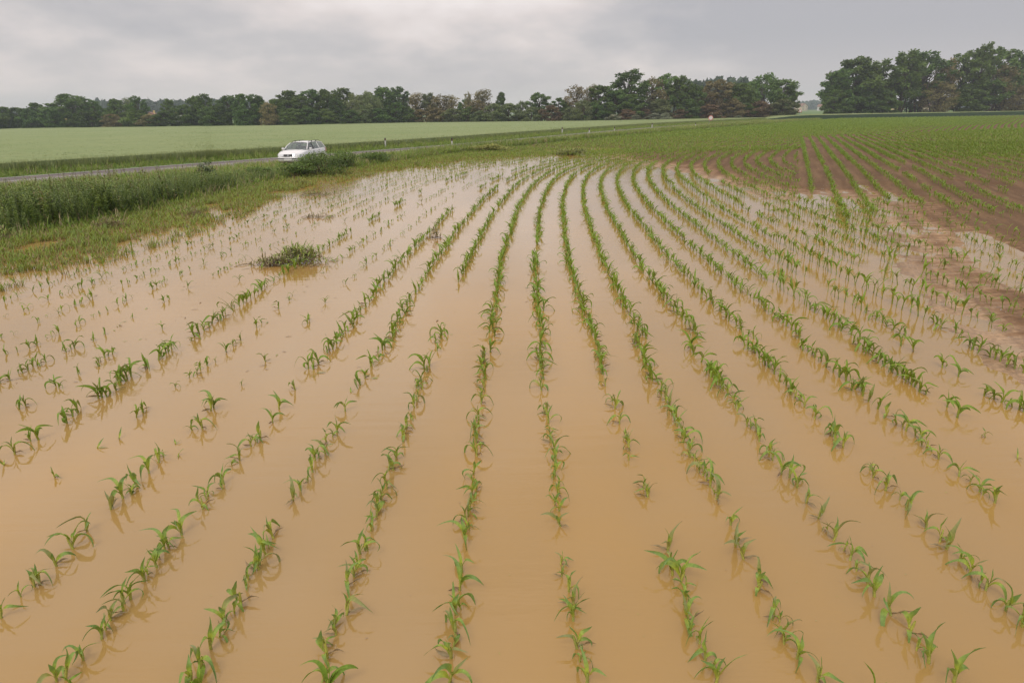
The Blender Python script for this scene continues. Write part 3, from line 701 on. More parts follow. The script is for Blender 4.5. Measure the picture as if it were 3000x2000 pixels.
# grass cover on the whole verge on the field side of the road
def verge_points(n, y0, y1, smin, smax=40, x1=-1e9):
    out = []
    while sum(len(o) for o in out) < n:
        P_, d = band(n, y0, y1, -.4, 16)
        s = side_of_road(P_[:, 0], P_[:, 1]); ok = (s > smin) & (s < smax); out.append(P_[ok])
    return np.concatenate(out)[:n]
parts = []
Pv = verge_points(9000, 8, 60, RW+.25); parts.append(scatter(GR, np.c_[Pv, ground_z(Pv[:, 0], Pv[:, 1])], .8+.7*rs.rand(len(Pv)), rs.rand(len(Pv))*6.28))
Pv = verge_points(9000, 55, 185, RW+.3); parts.append(scatter(GR, np.c_[Pv, ground_z(Pv[:, 0], Pv[:, 1])], 1.0+.9*rs.rand(len(Pv)), rs.rand(len(Pv))*6.28))
Pv, _ = band(5200, 50, 190, -.1, 1.8); parts.append(scatter(GRT, np.c_[Pv, ground_z(Pv[:, 0], Pv[:, 1])], .7+.5*rs.rand(len(Pv)), rs.rand(len(Pv))*6.28))
# strip between the road and the wheat
sR = ROAD[(ROAD[:, 1] > 0) & (ROAD[:, 1] < 215)]; L = np.r_[0, np.cumsum(np.linalg.norm(np.diff(sR, axis=0), axis=1))]
k = 10000; s = rs.rand(k)*L[-1]; T = np.gradient(sR, axis=0); T /= np.linalg.norm(T, axis=1)[:, None]
d = -.35-2.9*rs.rand(k); PG = np.c_[np.interp(s, L, sR[:, 0]), np.interp(s, L, sR[:, 1])]+np.c_[np.interp(s, L, T[:, 1])*d, -np.interp(s, L, T[:, 0])*d]
parts.append(scatter(GRT, np.c_[PG, np.full(k, ROADZ-.1)], (.55+.5*rs.rand(k))*np.clip(.55-d*.25, .5, 1.15), rs.rand(k)*6.28))
# sprouting corn and grass standing in the flooded margin below the verge
SH = [tuft(r_, 5, .24, .020, .07, .22) for _ in range(8)]
Pn, d = band(26000, 6, 66, -9.5, .4); Pe, de = band(26000, 4, 34, -6.4, .4); Pn = np.concatenate([Pn, Pe]); d = np.r_[d, de]
wid = np.interp(Pn[:, 1], [10, 16, 21, 27, 35, 45, 55, 66], [6.0, 5.2, 4.0, 3.0, 3.4, 5.2, 7.5, 9.0]); q_ = -d/wid
ok = (q_ < 1.15) & (rs.rand(len(d)) < .70* np.clip(1.25-q_*.9, .05, 1)) & (fbm(Pn[:, 0]*.9, Pn[:, 1]*.5, 15, 3) > -.62+.5*q_); Pn = Pn[ok]
zz_ = np.maximum(ground_z(Pn[:, 0], Pn[:, 1]), 0); margin = (SH, np.c_[Pn, zz_-.02], .65+.6*rs.rand(len(Pn)), rs.rand(len(Pn))*6.28)
V, Q, A_ = join([scatter(*margin)]); mg_ = link('margin_sprouts', npmesh('margin_sprouts', V, Q, leafy('sprout_blade', [(0, (.19, .18, .05)), (.4, (.19, .26, .05)), (1, (.20, .32, .06))], dead=(.30, .21, .10), var=.9), A_)); tag(mg_, 'yellowish green sprouts crowding the flooded margin below the weeds', 'sprouts', kind='stuff')
V, Q, A_ = join(parts); gv = link('verge_grass', npmesh('verge_grass', V, Q, m_grass, A_)); tag(gv, 'rough green grass growing on both verges of the road', 'grass', kind='stuff')
# tall dark weeds along the near left edge, lower leafy weeds further on
parts = []
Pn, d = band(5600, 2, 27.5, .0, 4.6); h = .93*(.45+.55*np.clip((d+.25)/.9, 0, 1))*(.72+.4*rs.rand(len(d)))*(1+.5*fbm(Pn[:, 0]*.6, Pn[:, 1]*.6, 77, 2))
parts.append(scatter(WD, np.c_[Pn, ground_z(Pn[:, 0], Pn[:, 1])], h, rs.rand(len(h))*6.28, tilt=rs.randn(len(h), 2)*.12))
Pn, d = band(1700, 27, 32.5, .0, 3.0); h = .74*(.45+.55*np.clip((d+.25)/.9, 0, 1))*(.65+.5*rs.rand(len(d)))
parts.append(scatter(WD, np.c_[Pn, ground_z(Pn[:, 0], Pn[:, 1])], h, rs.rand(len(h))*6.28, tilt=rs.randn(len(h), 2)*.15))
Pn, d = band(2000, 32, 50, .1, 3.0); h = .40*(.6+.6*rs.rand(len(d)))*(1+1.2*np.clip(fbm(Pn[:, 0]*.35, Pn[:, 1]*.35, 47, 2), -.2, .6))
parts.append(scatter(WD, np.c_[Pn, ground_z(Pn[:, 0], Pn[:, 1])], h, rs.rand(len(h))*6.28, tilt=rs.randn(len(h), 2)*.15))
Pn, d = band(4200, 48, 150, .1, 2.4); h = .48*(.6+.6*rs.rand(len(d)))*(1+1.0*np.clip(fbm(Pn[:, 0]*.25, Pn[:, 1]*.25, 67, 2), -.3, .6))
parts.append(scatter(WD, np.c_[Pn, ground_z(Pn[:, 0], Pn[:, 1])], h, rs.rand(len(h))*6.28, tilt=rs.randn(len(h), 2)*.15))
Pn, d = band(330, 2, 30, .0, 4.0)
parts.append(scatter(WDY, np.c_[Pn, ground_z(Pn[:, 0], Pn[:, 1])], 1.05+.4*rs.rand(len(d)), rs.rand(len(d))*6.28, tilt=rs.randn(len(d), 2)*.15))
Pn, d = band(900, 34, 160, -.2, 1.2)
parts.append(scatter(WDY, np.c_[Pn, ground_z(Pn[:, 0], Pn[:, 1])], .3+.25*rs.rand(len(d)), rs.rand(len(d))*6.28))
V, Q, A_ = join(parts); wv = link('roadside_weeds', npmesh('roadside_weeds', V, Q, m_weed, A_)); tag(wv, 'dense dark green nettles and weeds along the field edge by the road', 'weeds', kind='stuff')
# leafy bushes that stand out of the weeds
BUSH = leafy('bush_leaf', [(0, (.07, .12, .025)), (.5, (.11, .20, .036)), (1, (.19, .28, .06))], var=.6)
BUSHG = leafy('pale_bush_leaf', [(0, (.10, .15, .07)), (.5, (.15, .21, .10)), (1, (.22, .28, .15))], var=.5)
def bush(name, x, y, wx, hz, seed, m, label, cat='bush', n=900, ls=.10, stems=9, group=None, ext=(1., 1.)):
    r = random.Random(seed); z0 = float(ground_z(np.array([x]), np.array([y]))[0])
    e = empty(name, (x, y, z0), 0, label, cat, group); ps = []
    for _ in range(stems):
        a = r.uniform(0, 6.28); q = r.uniform(.2, .8); ps.append(tube([(0, 0, -.05), (cos(a)*wx*q*.25, sin(a)*wx*q*.25, hz*.4), (cos(a)*wx*q*.5, sin(a)*wx*q*.5, hz*.75)], [.018, .012, .004], 4, .1, 1.))
    V, Q, A_ = join(ps); link('stems', npmesh('bush_stems', V, Q, m, A_), e)
    blobs = [(r.uniform(-1, 1)*wx*.36*ext[0], r.uniform(-1, 1)*wx*.30, hz*r.uniform(.25, .74), r.uniform(.20, .34)*wx) for _ in range(9)]
    P_ = []
    while len(P_) < n:
        b = r.choice(blobs); v = np.array([r.gauss(0, 1) for _ in range(3)]); v /= np.linalg.norm(v); q = b[3]*r.uniform(.5, 1.05)
        pz = b[2]+v[2]*q*hz/wx*.9
        if pz > .02: P_.append((b[0]+v[0]*q, b[1]+v[1]*q, pz))
    P_ = np.array(P_); pr = []
    for _ in range(6):
        g_ = join([simple_leaf(ls*r.uniform(.7, 1.3), ls*.4, R(r.uniform(-10, 70)), r.uniform(.3, 1.6), r.uniform(0, 6.28), 0, 2) for _ in range(3)]); pr.append(g_)
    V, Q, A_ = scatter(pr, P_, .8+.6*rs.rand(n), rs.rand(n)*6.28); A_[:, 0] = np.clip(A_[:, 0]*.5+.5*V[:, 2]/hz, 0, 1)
    link('foliage', npmesh('bush_foliage', V, Q, m, A_), e); return e
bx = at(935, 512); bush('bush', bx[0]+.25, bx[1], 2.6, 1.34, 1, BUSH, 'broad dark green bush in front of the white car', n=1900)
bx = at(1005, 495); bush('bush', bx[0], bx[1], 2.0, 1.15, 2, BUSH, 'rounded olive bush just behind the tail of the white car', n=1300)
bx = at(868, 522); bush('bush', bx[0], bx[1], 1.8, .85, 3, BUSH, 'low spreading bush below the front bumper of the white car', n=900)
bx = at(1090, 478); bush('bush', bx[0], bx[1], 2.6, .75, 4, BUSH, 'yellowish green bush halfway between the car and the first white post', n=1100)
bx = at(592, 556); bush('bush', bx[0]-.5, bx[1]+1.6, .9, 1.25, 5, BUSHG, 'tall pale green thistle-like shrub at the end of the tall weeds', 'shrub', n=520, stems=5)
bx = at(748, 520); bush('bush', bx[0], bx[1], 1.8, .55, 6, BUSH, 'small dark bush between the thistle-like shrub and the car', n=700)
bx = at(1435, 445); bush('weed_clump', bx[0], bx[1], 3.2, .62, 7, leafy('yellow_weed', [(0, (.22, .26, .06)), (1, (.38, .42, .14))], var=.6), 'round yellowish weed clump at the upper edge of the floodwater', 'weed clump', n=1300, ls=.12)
bx = at(1682, 453); bush('weed_clump', bx[0], bx[1], 3.0, .55, 8, leafy('olive_weed', [(0, (.14, .17, .05)), (1, (.26, .31, .09))], var=.6), 'flat olive brown weed clump in the corn before the bare soil', 'weed clump', n=1200, ls=.12)
# uprooted heaps lying in the water
m_heap = leafy('heap_leaf', [(0, (.20, .17, .07)), (.4, (.28, .37, .08)), (1, (.24, .38, .08))], dead=(.24, .17, .10), var=.6)
def heap(name, x, y, rx, ry, hz, seed, label, n=420, cat='plant heap', dry=.5, ls=.2):
    r = random.Random(seed); ps = []; e = empty(name, (x, y, 0), 0, label, cat)
    for _ in range(int(n*.18)):
        a = r.uniform(0, 6.28); cx_, cy_ = r.gauss(0, rx*.42), r.gauss(0, ry*.42); L_ = r.uniform(.1, .45); z = max(0, hz*(1-(cx_/rx)**2-(cy_/ry)**2))*r.uniform(0, .8)
        ps.append(tube([(cx_-cos(a)*L_*.5, cy_-sin(a)*L_*.5, z*.6+.004), (cx_, cy_, z+.03), (cx_+cos(a)*L_*.5, cy_+sin(a)*L_*.5, z*.7+.006)], [.006, .008, .004], 4, 0, 1.))
    V, Q, A_ = join(ps); link('stalks', npmesh('heap_stalks', V, Q, m_heap, A_), e); ps = []
    for _ in range(n):
        cx_, cy_ = r.gauss(0, rx*.42), r.gauss(0, ry*.42); z = max(0, hz*(1-(cx_/rx)**2-(cy_/ry)**2))*r.uniform(.2, 1.)
        g_ = simple_leaf(r.uniform(.5, 1.2)*ls, .026, R(r.uniform(0, 85)), r.uniform(.5, 2.2), r.uniform(0, 6.28), 0, 4, r.uniform(.5, 1) if r.random() < dry else 0.)
        ps.append((g_[0]+np.array([cx_, cy_, z+.003]), g_[1], g_[2]+np.array([0, r.random()*.9, 0])))
    V, Q, A_ = join(ps); V[:, 2] = np.maximum(V[:, 2], .002); link('leaves', npmesh('heap_leaves', V, Q, m_heap, A_), e); return e
q = at(875, 768); heap('plant_heap', q[0], q[1], .66, .50, .36, 1, 'tangled heap of uprooted plants lying in the water at left', 430, dry=.3, ls=.26)
q = at(800, 776); heap('plant_heap', q[0], q[1], .55, .25, .14, 2, 'low brown trail of uprooted stalks beside the tangled heap', 200, dry=.8)
q = at(932, 637); heap('plant_heap', q[0], q[1], .55, .35, .06, 3, 'flat brown scrap of dead stalks floating behind the tangled heap', 60, dry=1.)
q = at(915, 572); heap('plant_heap', q[0], q[1], .7, .4, .16, 4, 'dark clump of dead weeds near the top left of the water', 110, dry=.8)
q = at(568, 633); heap('plant_heap', q[0], q[1], .42, .42, .30, 5, 'brown tuft of dead grass in the flooded verge, left of centre', 110, dry=.85)
q = at(325, 668); heap('plant_heap', q[0], q[1], .75, .45, .30, 6, 'reddish brown dead weeds at the foot of the tall left weeds', 220, dry=.85)
q = at(5, 705); heap('plant_heap', q[0], q[1], .45, .45, .38, 7, 'yellowish weed tuft at the left edge of the flooded verge', 150, dry=.3)
q = at(1275, 697); heap('plant_heap', q[0], q[1], .14, .14, .22, 8, 'small brown dead tuft standing in the water near the middle', 40, dry=.9)
q = at(1222, 483); heap('plant_heap', q[0], q[1], .8, .5, .22, 9, 'olive brown tuft at the far left shore of the water', 90, dry=.3)
q = at(885, 540); heap('plant_heap', q[0], q[1], .7, .35, .3, 10, 'yellow green bent leaves lying below the car bush', 90, dry=.15)
# ------------------------------------------------------------------ delineator posts
m_post = plain('post_white', (.62, .60, .58), .5); m_blk = plain('post_black', (.03, .03, .032), .5); m_refl = plain('reflector', (.5, .12, .06), .25)
def box(bm, x0, x1, y0, y1, z0, z1):
    v = [bm.verts.new(c) for c in [(x0, y0, z0), (x1, y0, z0), (x1, y1, z0), (x0, y1, z0), (x0, y0, z1), (x1, y0, z1), (x1, y1, z1), (x0, y1, z1)]]
    for f in ((0, 3, 2, 1), (4, 5, 6, 7), (0, 1, 5, 4), (1, 2, 6, 5), (2, 3, 7, 6), (3, 0, 4, 7)): bm.faces.new([v[k] for k in f])
    return v
def bmobj(name, bm, m, parent=None, bev=0., smooth=False):
    if bev: bmesh.ops.bevel(bm, geom=bm.edges[:], offset=bev, segments=2, affect='EDGES', profile=.5)
    bmesh.ops.recalc_face_normals(bm, faces=bm.faces[:])
    me = bpy.data.meshes.new(name); bm.to_mesh(me); bm.free(); me.materials.append(m)
    if smooth:
        for f in me.polygons: f.use_smooth = True
    return link(name, me, parent)
def loft_z(bm, rings):
    vs = [[bm.verts.new((*p, z)) for p in ring] for z, ring in rings]
    for a, b in zip(vs[:-1], vs[1:]):
        for k in range(len(a)): bm.faces.new([a[k], a[(k+1) % len(a)], b[(k+1) % len(a)], b[k]])
    bm.faces.new(vs[0][::-1]); bm.faces.new(vs[-1])
def post_tri(s): return [(s*.065*cos(a), s*.055*sin(a)) for a in [R(90+30*k) for k in range(12)]]
pm = {}
bm = bmesh.new(); loft_z(bm, [(-.1, post_tri(1)), (.66, post_tri(.97))]); pm['shaft'] = bmobj('shaft', bm, m_post)
bm = bmesh.new(); loft_z(bm, [(.66, post_tri(1.02)), (.86, post_tri(1.0)), (.90, post_tri(.8))]); pm['cap'] = bmobj('black_cap', bm, m_blk)
bm = bmesh.new(); box(bm, -.014, .014, -.066, -.058, .72, .82); pm['refl'] = bmobj('reflector', bm, m_refl)
pmesh = {k: o.data for k, o in pm.items()}
for o in pm.values(): bpy.data.objects.remove(o)
POSTS = [(1130, 430, 1.0, 'white marker post with black cap nearest the white car'),
 (1325, 432, 1.0, 'white marker post on the near verge right of the first one'),
 (1647, 389, 1.0, 'white marker post on the far verge left of the middle'),
 (1726, 393, 1.0, 'white marker post where the visible road surface ends'),
 (1800, 388, 1.0, 'white marker post right of the end of the visible road'),
 (1910, 373, 1.0, 'white marker post on the far verge left of the round sign'),
 (2037, 372, 1.0, 'white marker post just left of the round road sign')]
for x, y, s, lab in POSTS:
    q = at(x, y+4, .10); e = empty('marker_post', (q[0], q[1], .08), math.atan2(-q[0], q[1])+.3, lab, 'marker post', 'white marker posts along the road')
    e.scale = (1.15, 1.15, 1.05 if s == 1 else s)
    for nm, k in (('shaft', 'shaft'), ('black_cap', 'cap'), ('reflector', 'refl')): link(nm, pmesh[k], e)
# ------------------------------------------------------------------ road signs
m_red = plain('sign_red', (.60, .20, .18), .4); m_wht = plain('sign_white', (.75, .70, .68), .4); m_steel = plain('sign_steel', (.35, .35, .36), .4, .8)
def disc(bm, r, y0, y1, cz, n=32, r0=0.):
    a = [bm.verts.new((r*cos(2*pi*k/n), y0, cz+r*sin(2*pi*k/n))) for k in range(n)]; b = [bm.verts.new((r*cos(2*pi*k/n), y1, cz+r*sin(2*pi*k/n))) for k in range(n)]
    bm.faces.new(a); bm.faces.new(b[::-1])
    for k in range(n): bm.faces.new([a[k], b[k], b[(k+1) % n], a[(k+1) % n]])
q = at(2072, 374, .1); e = empty('road_sign', (q[0], q[1], .05), math.atan2(-q[0], q[1])-.1, 'leaning round red and white road sign by the verge', 'road sign')
e.rotation_euler[1] = R(16)
bm = bmesh.new(); g_ = tube([(0, .05, -.2), (0, .05, 2.75)], [.035, .035], 10); me = npmesh('pole', g_[0], g_[1], m_steel); link('pole', me, e)
bm = bmesh.new(); disc(bm, .43, 0, .03, 1.75); bmobj('disc_rim', bm, m_red, e)
bm = bmesh.new(); disc(bm, .32, -.006, .0, 1.75); bmobj('disc_face', bm, m_wht, e)
q = at(2341, 349, .1); e = empty('road_sign', (q[0], q[1], .05), math.atan2(-q[0], q[1])+.2, 'pinkish triangular road sign between the two tree groups', 'road sign')
me = npmesh('pole', *tube([(0, .05, -.2), (0, .05, 2.6)], [.07, .07], 10)[:2], m_steel); link('pole', me, e)
def tri(bm, s, y0, y1, cz):
    P_ = [(-s, cz-.58*s), (s, cz-.58*s), (0, cz+1.15*s)]; a = [bm.verts.new((x, y0, z)) for x, z in P_]; b = [bm.verts.new((x, y1, z)) for x, z in P_]
    bm.faces.new(a); bm.faces.new(b[::-1])
    for k in range(3): bm.faces.new([a[k], b[k], b[(k+1) % 3], a[(k+1) % 3]])
bm = bmesh.new(); tri(bm, .62, 0, .03, 2.3); bmobj('sign_rim', bm, m_red, e)
bm = bmesh.new(); tri(bm, .44, -.006, 0, 2.29); bmobj('sign_face', bm, m_wht, e)
# ------------------------------------------------------------------ trees
def crown_geo(seed, kind):
    """crown about 12 m tall and 8 m wide; leaf clumps around many branch ends"""
    r = random.Random(seed); rr = np.random.RandomState(seed)
    K = dict(dense=(34, 9000, .27, .08, 1.), airy=(38, 4300, .24, .28, .9), willow=(30, 8000, .24, .02, .95), bare=(44, 3600, .21, .10, .9), shrub=(22, 6000, .25, .0, 1.), poplar=(24, 6000, .26, .12, .6))[kind]
    nb_, nl, ls, lo, rad = K; blobs = []
    if kind == 'airy': zlo, zhi = .34, .97
    elif kind == 'shrub': zlo, zhi = .12, .86
    else: zlo, zhi = max(lo, .10), .95
    lop = r.uniform(-.25, .25)
    for k in range(nb_):
        u = (k+.5)/nb_; z = zlo+(zhi-zlo)*u
        prof = {'shrub': sin(pi*min(1, u*.75+.25))**.6, 'poplar': sin(pi*min(.98, u*.86+.08))**.55}.get(kind, (.78+.22*min(1, u/.3))*max(.05, 1-(max(0, u-.30)/.74)**2.3)**.5)
        Rr = 4.0*rad*prof*r.uniform(.45, 1.05); a = k*2.4+r.uniform(-.6, .6)
        b = 4.0*rad*r.uniform(.20, .40)*(1.0 if kind != 'airy' else .75)*(1.1-.35*u)
        q = max(0, Rr-b*.5)
        blobs.append((cos(a)*q+lop*z*4, sin(a)*q, z*12, b))
    B = np.array(blobs); ix = rr.choice(len(B), nl, p=B[:, 3]**2/np.sum(B[:, 3]**2))
    v = rr.randn(nl, 3); v /= np.linalg.norm(v, axis=1)[:, None]; q = B[ix, 3]*(rr.rand(nl)**.45)*1.0
    P_ = B[ix, :3]+v*q[:, None]*np.array([1, 1, .78]); P_ += rr.randn(nl, 3)*.13
    if kind == 'willow': P_[:, 2] -= rr.rand(nl)**2*1.1
    P_[:, 2] = np.clip(P_[:, 2], .15, 12.2)
    # every leaf clump is a small bent quad of random pose
    s = ls*(.6+.8*rr.rand(nl)); a1 = rr.randn(nl, 3); a1 /= np.linalg.norm(a1, axis=1)[:, None]; a2 = np.cross(a1, rr.randn(nl, 3)); a2 /= np.linalg.norm(a2, axis=1)[:, None]
    if kind == 'willow': a1 = a1*np.array([.4, .4, 1.4]); s *= .9
    c_ = np.stack([P_-a1*s[:, None], P_-a2*(s*.55)[:, None], P_+a1*s[:, None], P_+a2*(s*.55)[:, None]], 1).reshape(-1, 3)
    Q = np.arange(nl*4).reshape(nl, 4); A_ = np.zeros((nl*4, 3)); A_[:, 0] = np.repeat(rr.rand(nl), 4)
    tone = fbm(P_[:, 0]*.5+seed, P_[:, 2]*.5, seed, 2); A_[:, 1] = np.repeat(np.clip(.5+tone, 0, 1), 4)
    # limbs
    ps = [tube([(0, 0, -.4), (.05*lop, 0, 2.5), (lop*2, .1, 6), (lop*3.4, 0, 9.4)], [.26, .21, .14, .05], 7)]
    if kind in ('airy', 'bare'):
        ps += [tube([(x_*.3, y_*.3, -.3), (x_, y_, 4), (x_*1.9, y_*1.9, 8.6)], [.13, .10, .03], 5) for x_, y_ in ((1., .5), (-1.1, .2), (.3, -.9))]
    for b in blobs[::1 if kind != 'shrub' else 3]:
        z0 = min(b[2]*.62, 8); t = z0/9.4; ps.append(tube([(lop*3.4*t, 0, z0), ((b[0]+lop*3.4*t)/2, b[1]/2, (z0+b[2])/2+.25), (b[0], b[1], b[2])], [.085*(1.2-t), .05, .018], 4))
    return (c_, Q, A_), join(ps)
m_bark = plain('bark', (.085, .068, .05), .9)
def foliage(name, c0, c1, tr=.25):
    m, nt, p = mat(name); a = attr(nt); oi = nt.nodes.new('ShaderNodeObjectInfo')
    f = M(nt, 'ADD', M(nt, 'MULTIPLY', a[0], .5), M(nt, 'MULTIPLY', a[1], .5))
    c = MIX(nt, f, c0, c1); hs = nt.nodes.new('ShaderNodeHueSaturation'); nt.links.new(c, hs.inputs['Color'])
    nt.links.new(MR(nt, oi.outputs['Random'], 0, 1, .82, 1.22), hs.inputs['Value']); nt.links.new(MR(nt, M(nt, 'FRACT', M(nt, 'MULTIPLY', oi.outputs['Random'], 7.3)), 0, 1, .485, .515), hs.inputs['Hue'])
    nt.links.new(hs.outputs[0], p.inputs['Base Color']); p.inputs['Roughness'].default_value = .6; p.inputs['Specular IOR Level'].default_value = .2
    t = nt.nodes.new('ShaderNodeBsdfTranslucent'); nt.links.new(hs.outputs[0], t.inputs[0]); mx = nt.nodes.new('ShaderNodeMixShader'); mx.inputs[0].default_value = tr
    nt.links.new(p.outputs[0], mx.inputs[1]); nt.links.new(t.outputs[0], mx.inputs[2]); nt.links.new(mx.outputs[0], nt.nodes['Material Output'].inputs[0]); return m
FM = {'dk': foliage('dark_green_foliage', (.060, .108, .025), (.155, .245, .058)), 'md': foliage('mid_green_foliage', (.08, .135, .03), (.185, .27, .07)),
      'ol': foliage('olive_foliage', (.11, .15, .055), (.24, .285, .12)), 'br': foliage('brown_foliage', (.15, .135, .055), (.33, .28, .13)),
      'rd': foliage('reddish_foliage', (.14, .10, .055), (.27, .20, .11)), 'fl': foliage('blossom_foliage', (.06, .10, .03), (.55, .55, .40))}
KC = {}
def crown_mesh(kind, var, colr):
    key = (kind, var, colr)
    if key not in KC:
        if (kind, var) not in KC: KC[(kind, var)] = crown_geo(hash(kind) % 1 + {'dense': 10, 'airy': 20, 'willow': 30, 'bare': 40, 'shrub': 50, 'poplar': 60}[kind]+var, kind)
        (V, Q, A_), tr_ = KC[(kind, var)]
        KC[key] = npmesh('crown_'+kind, V, Q, FM[colr], A_)
        if ('t', kind, var) not in KC: KC[('t', kind, var)] = npmesh('trunk_'+kind, tr_[0], tr_[1], m_bark)
    return KC[key], KC[('t', kind, var)]
# px centre, px top, px width, kind, colour, extra depth m
T = [(-70, 312, 80, 'dense', 'dk', 4), (-25, 314, 70, 'dense', 'dk', 0), (15, 312, 66, 'dense', 'dk', 0), (58, 313, 66, 'dense', 'dk', 2), (95, 318, 56, 'dense', 'dk', 0), (124, 300, 62, 'dense', 'dk', 6), (165, 312, 66, 'dense', 'dk', 0),
 (203, 274, 105, 'airy', 'dk', 6), (248, 287, 66, 'airy', 'dk', 2), (292, 291, 44, 'airy', 'dk', 3), (272, 326, 66, 'dense', 'dk', 0), (232, 330, 50, 'dense', 'dk', 0), (330, 333, 52, 'dense', 'br', 0), (352, 290, 58, 'dense', 'dk', 5), (393, 285, 50, 'bare', 'ol', 6), (420, 281, 48, 'airy', 'dk', 3),
 (400, 322, 60, 'dense', 'md', 0), (436, 334, 52, 'shrub', 'br', -1), (505, 289, 40, 'airy', 'dk', 5), (484, 325, 74, 'dense', 'dk', 0), (545, 308, 62, 'dense', 'dk', 2), (580, 280, 56, 'dense', 'dk', 6), (612, 274, 46, 'airy', 'dk', 3), (622, 312, 56, 'dense', 'md', 0), (650, 305, 60, 'dense', 'dk', 2),
 (680, 279, 56, 'airy', 'dk', 5), (705, 272, 34, 'poplar', 'dk', 3), (737, 276, 60, 'airy', 'dk', 2), (765, 281, 52, 'dense', 'dk', 4), (790, 298, 46, 'bare', 'br', 0), (720, 318, 60, 'dense', 'dk', -1),
 (812, 290, 60, 'dense', 'dk', 3), (853, 264, 80, 'dense', 'dk', 6), (888, 279, 60, 'dense', 'dk', 2), (925, 261, 72, 'airy', 'dk', 6), (965, 260, 66, 'dense', 'dk', 3), (905, 315, 70, 'dense', 'dk', -1), (860, 318, 60, 'dense', 'md', -1), (958, 318, 56, 'dense', 'md', -1), (985, 288, 56, 'dense', 'dk', 1),
 (1016, 257, 66, 'airy', 'md', 6), (1042, 272, 74, 'willow', 'ol', 3), (1084, 266, 70, 'willow', 'ol', 1), (1030, 322, 56, 'dense', 'dk', -2), (1062, 306, 50, 'willow', 'ol', -1), (1125, 253, 84, 'dense', 'dk', 5), (1105, 318, 60, 'dense', 'dk', -2), (1160, 300, 66, 'dense', 'dk', -1), (1178, 254, 58, 'airy', 'dk', 6), (1196, 312, 56, 'dense', 'dk', -1),
 (1220, 270, 56, 'bare', 'br', 4), (1258, 273, 56, 'airy', 'ol', 6), (1292, 275, 60, 'bare', 'br', 3), (1326, 277, 58, 'bare', 'br', 5), (1362, 290, 44, 'airy', 'dk', 4), (1373, 268, 26, 'bare', 'br', 2), (1412, 260, 70, 'bare', 'br', 5), (1395, 292, 60, 'bare', 'br', 1), (1470, 270, 34, 'dense', 'dk', 10),
 (1240, 318, 60, 'shrub', 'br', 0), (1282, 312, 66, 'shrub', 'br', 0), (1330, 316, 66, 'shrub', 'ol', 0), (1372, 310, 66, 'shrub', 'md', 0), (1405, 322, 46, 'shrub', 'ol', -2), (1443, 301, 66, 'shrub', 'ol', 0), (1490, 300, 70, 'shrub', 'ol', 0), (1530, 295, 48, 'willow', 'ol', 3), (1556, 312, 60, 'shrub', 'ol', 0),
 (1588, 272, 62, 'airy', 'dk', 6), (1636, 283, 40, 'poplar', 'md', 4), (1617, 306, 62, 'shrub', 'rd', 0), (1657, 300, 30, 'poplar', 'dk', 3), (1668, 310, 40, 'shrub', 'ol', 0), (1690, 247, 62, 'bare', 'br', 6), (1731, 246, 46, 'bare', 'br', 6), (1710, 291, 64, 'willow', 'ol', 0), (1752, 247, 56, 'poplar', 'dk', 3), (1745, 300, 56, 'dense', 'dk', -1),
 (1825, 205, 104, 'airy', 'dk', 6), (1800, 264, 86, 'dense', 'md', 2), (1850, 275, 70, 'dense', 'md', 0), (1780, 300, 60, 'dense', 'dk', -1), (1908, 224, 76, 'bare', 'br', 5), (1960, 218, 84, 'airy', 'md', 6), (1994, 222, 62, 'airy', 'md', 3), (2034, 248, 60, 'dense', 'dk', 2), (2092, 234, 84, 'airy', 'br', 4), (2075, 270, 60, 'bare', 'br', 1),
 (2140, 244, 66, 'dense', 'dk', 4), (2178, 242, 66, 'dense', 'dk', 2), (2230, 214, 112, 'willow', 'md', 6), (2284, 232, 76, 'airy', 'md', 3), (2312, 258, 40, 'airy', 'dk', 1),
 (1835, 317, 54, 'shrub', 'rd', -2), (1884, 314, 58, 'shrub', 'rd', -1), (1986, 318, 54, 'shrub', 'rd', -2), (2016, 290, 74, 'dense', 'md', -1), (1935, 290, 70, 'airy', 'ol', 0), (2080, 304, 72, 'shrub', 'rd', -2), (2146, 288, 66, 'shrub', 'br', -1), (2216, 294, 84, 'shrub', 'rd', -2), (2180, 300, 60, 'shrub', 'md', -1), (2290, 286, 80, 'shrub', 'ol', -3),
 (1796, 334, 40, 'shrub', 'fl', -5), (1912, 330, 44, 'shrub', 'fl', -5), (1948, 329, 34, 'shrub', 'fl', -6), (2165, 338, 22, 'shrub', 'fl', -5), (1866, 336, 36, 'shrub', 'fl', -5),
 (2452, 200, 100, 'dense', 'dk', 0), (2490, 168, 140, 'dense', 'dk', 4), (2440, 262, 60, 'dense', 'dk', -2), (2560, 176, 96, 'airy', 'md', 6), (2540, 240, 90, 'dense', 'dk', 0), (2590, 262, 70, 'dense', 'dk', -1), (2632, 149, 100, 'airy', 'dk', 4), (2690, 149, 108, 'airy', 'dk', 6), (2664, 190, 80, 'bare', 'dk', 10), (2750, 167, 70, 'bare', 'br', 5), (2736, 232, 86, 'bare', 'br', 2), (2800, 151, 84, 'airy', 'dk', 6), (2845, 128, 74, 'airy', 'dk', 3), (2830, 246, 84, 'dense', 'md', 0),
 (2905, 137, 96, 'airy', 'dk', 5), (2960, 149, 90, 'airy', 'dk', 7), (2925, 185, 76, 'bare', 'br', 2), (2890, 230, 90, 'airy', 'dk', 0), (3005, 165, 80, 'airy', 'br', 4), (2975, 245, 76, 'bare', 'br', 0), (3060, 140, 110, 'dense', 'dk', 4), (3110, 160, 110, 'airy', 'dk', 2), (3170, 150, 110, 'dense', 'dk', 4)]
KW = {'dense': 'dense', 'airy': 'open', 'willow': 'drooping', 'bare': 'sparse', 'shrub': 'low', 'poplar': 'narrow'}
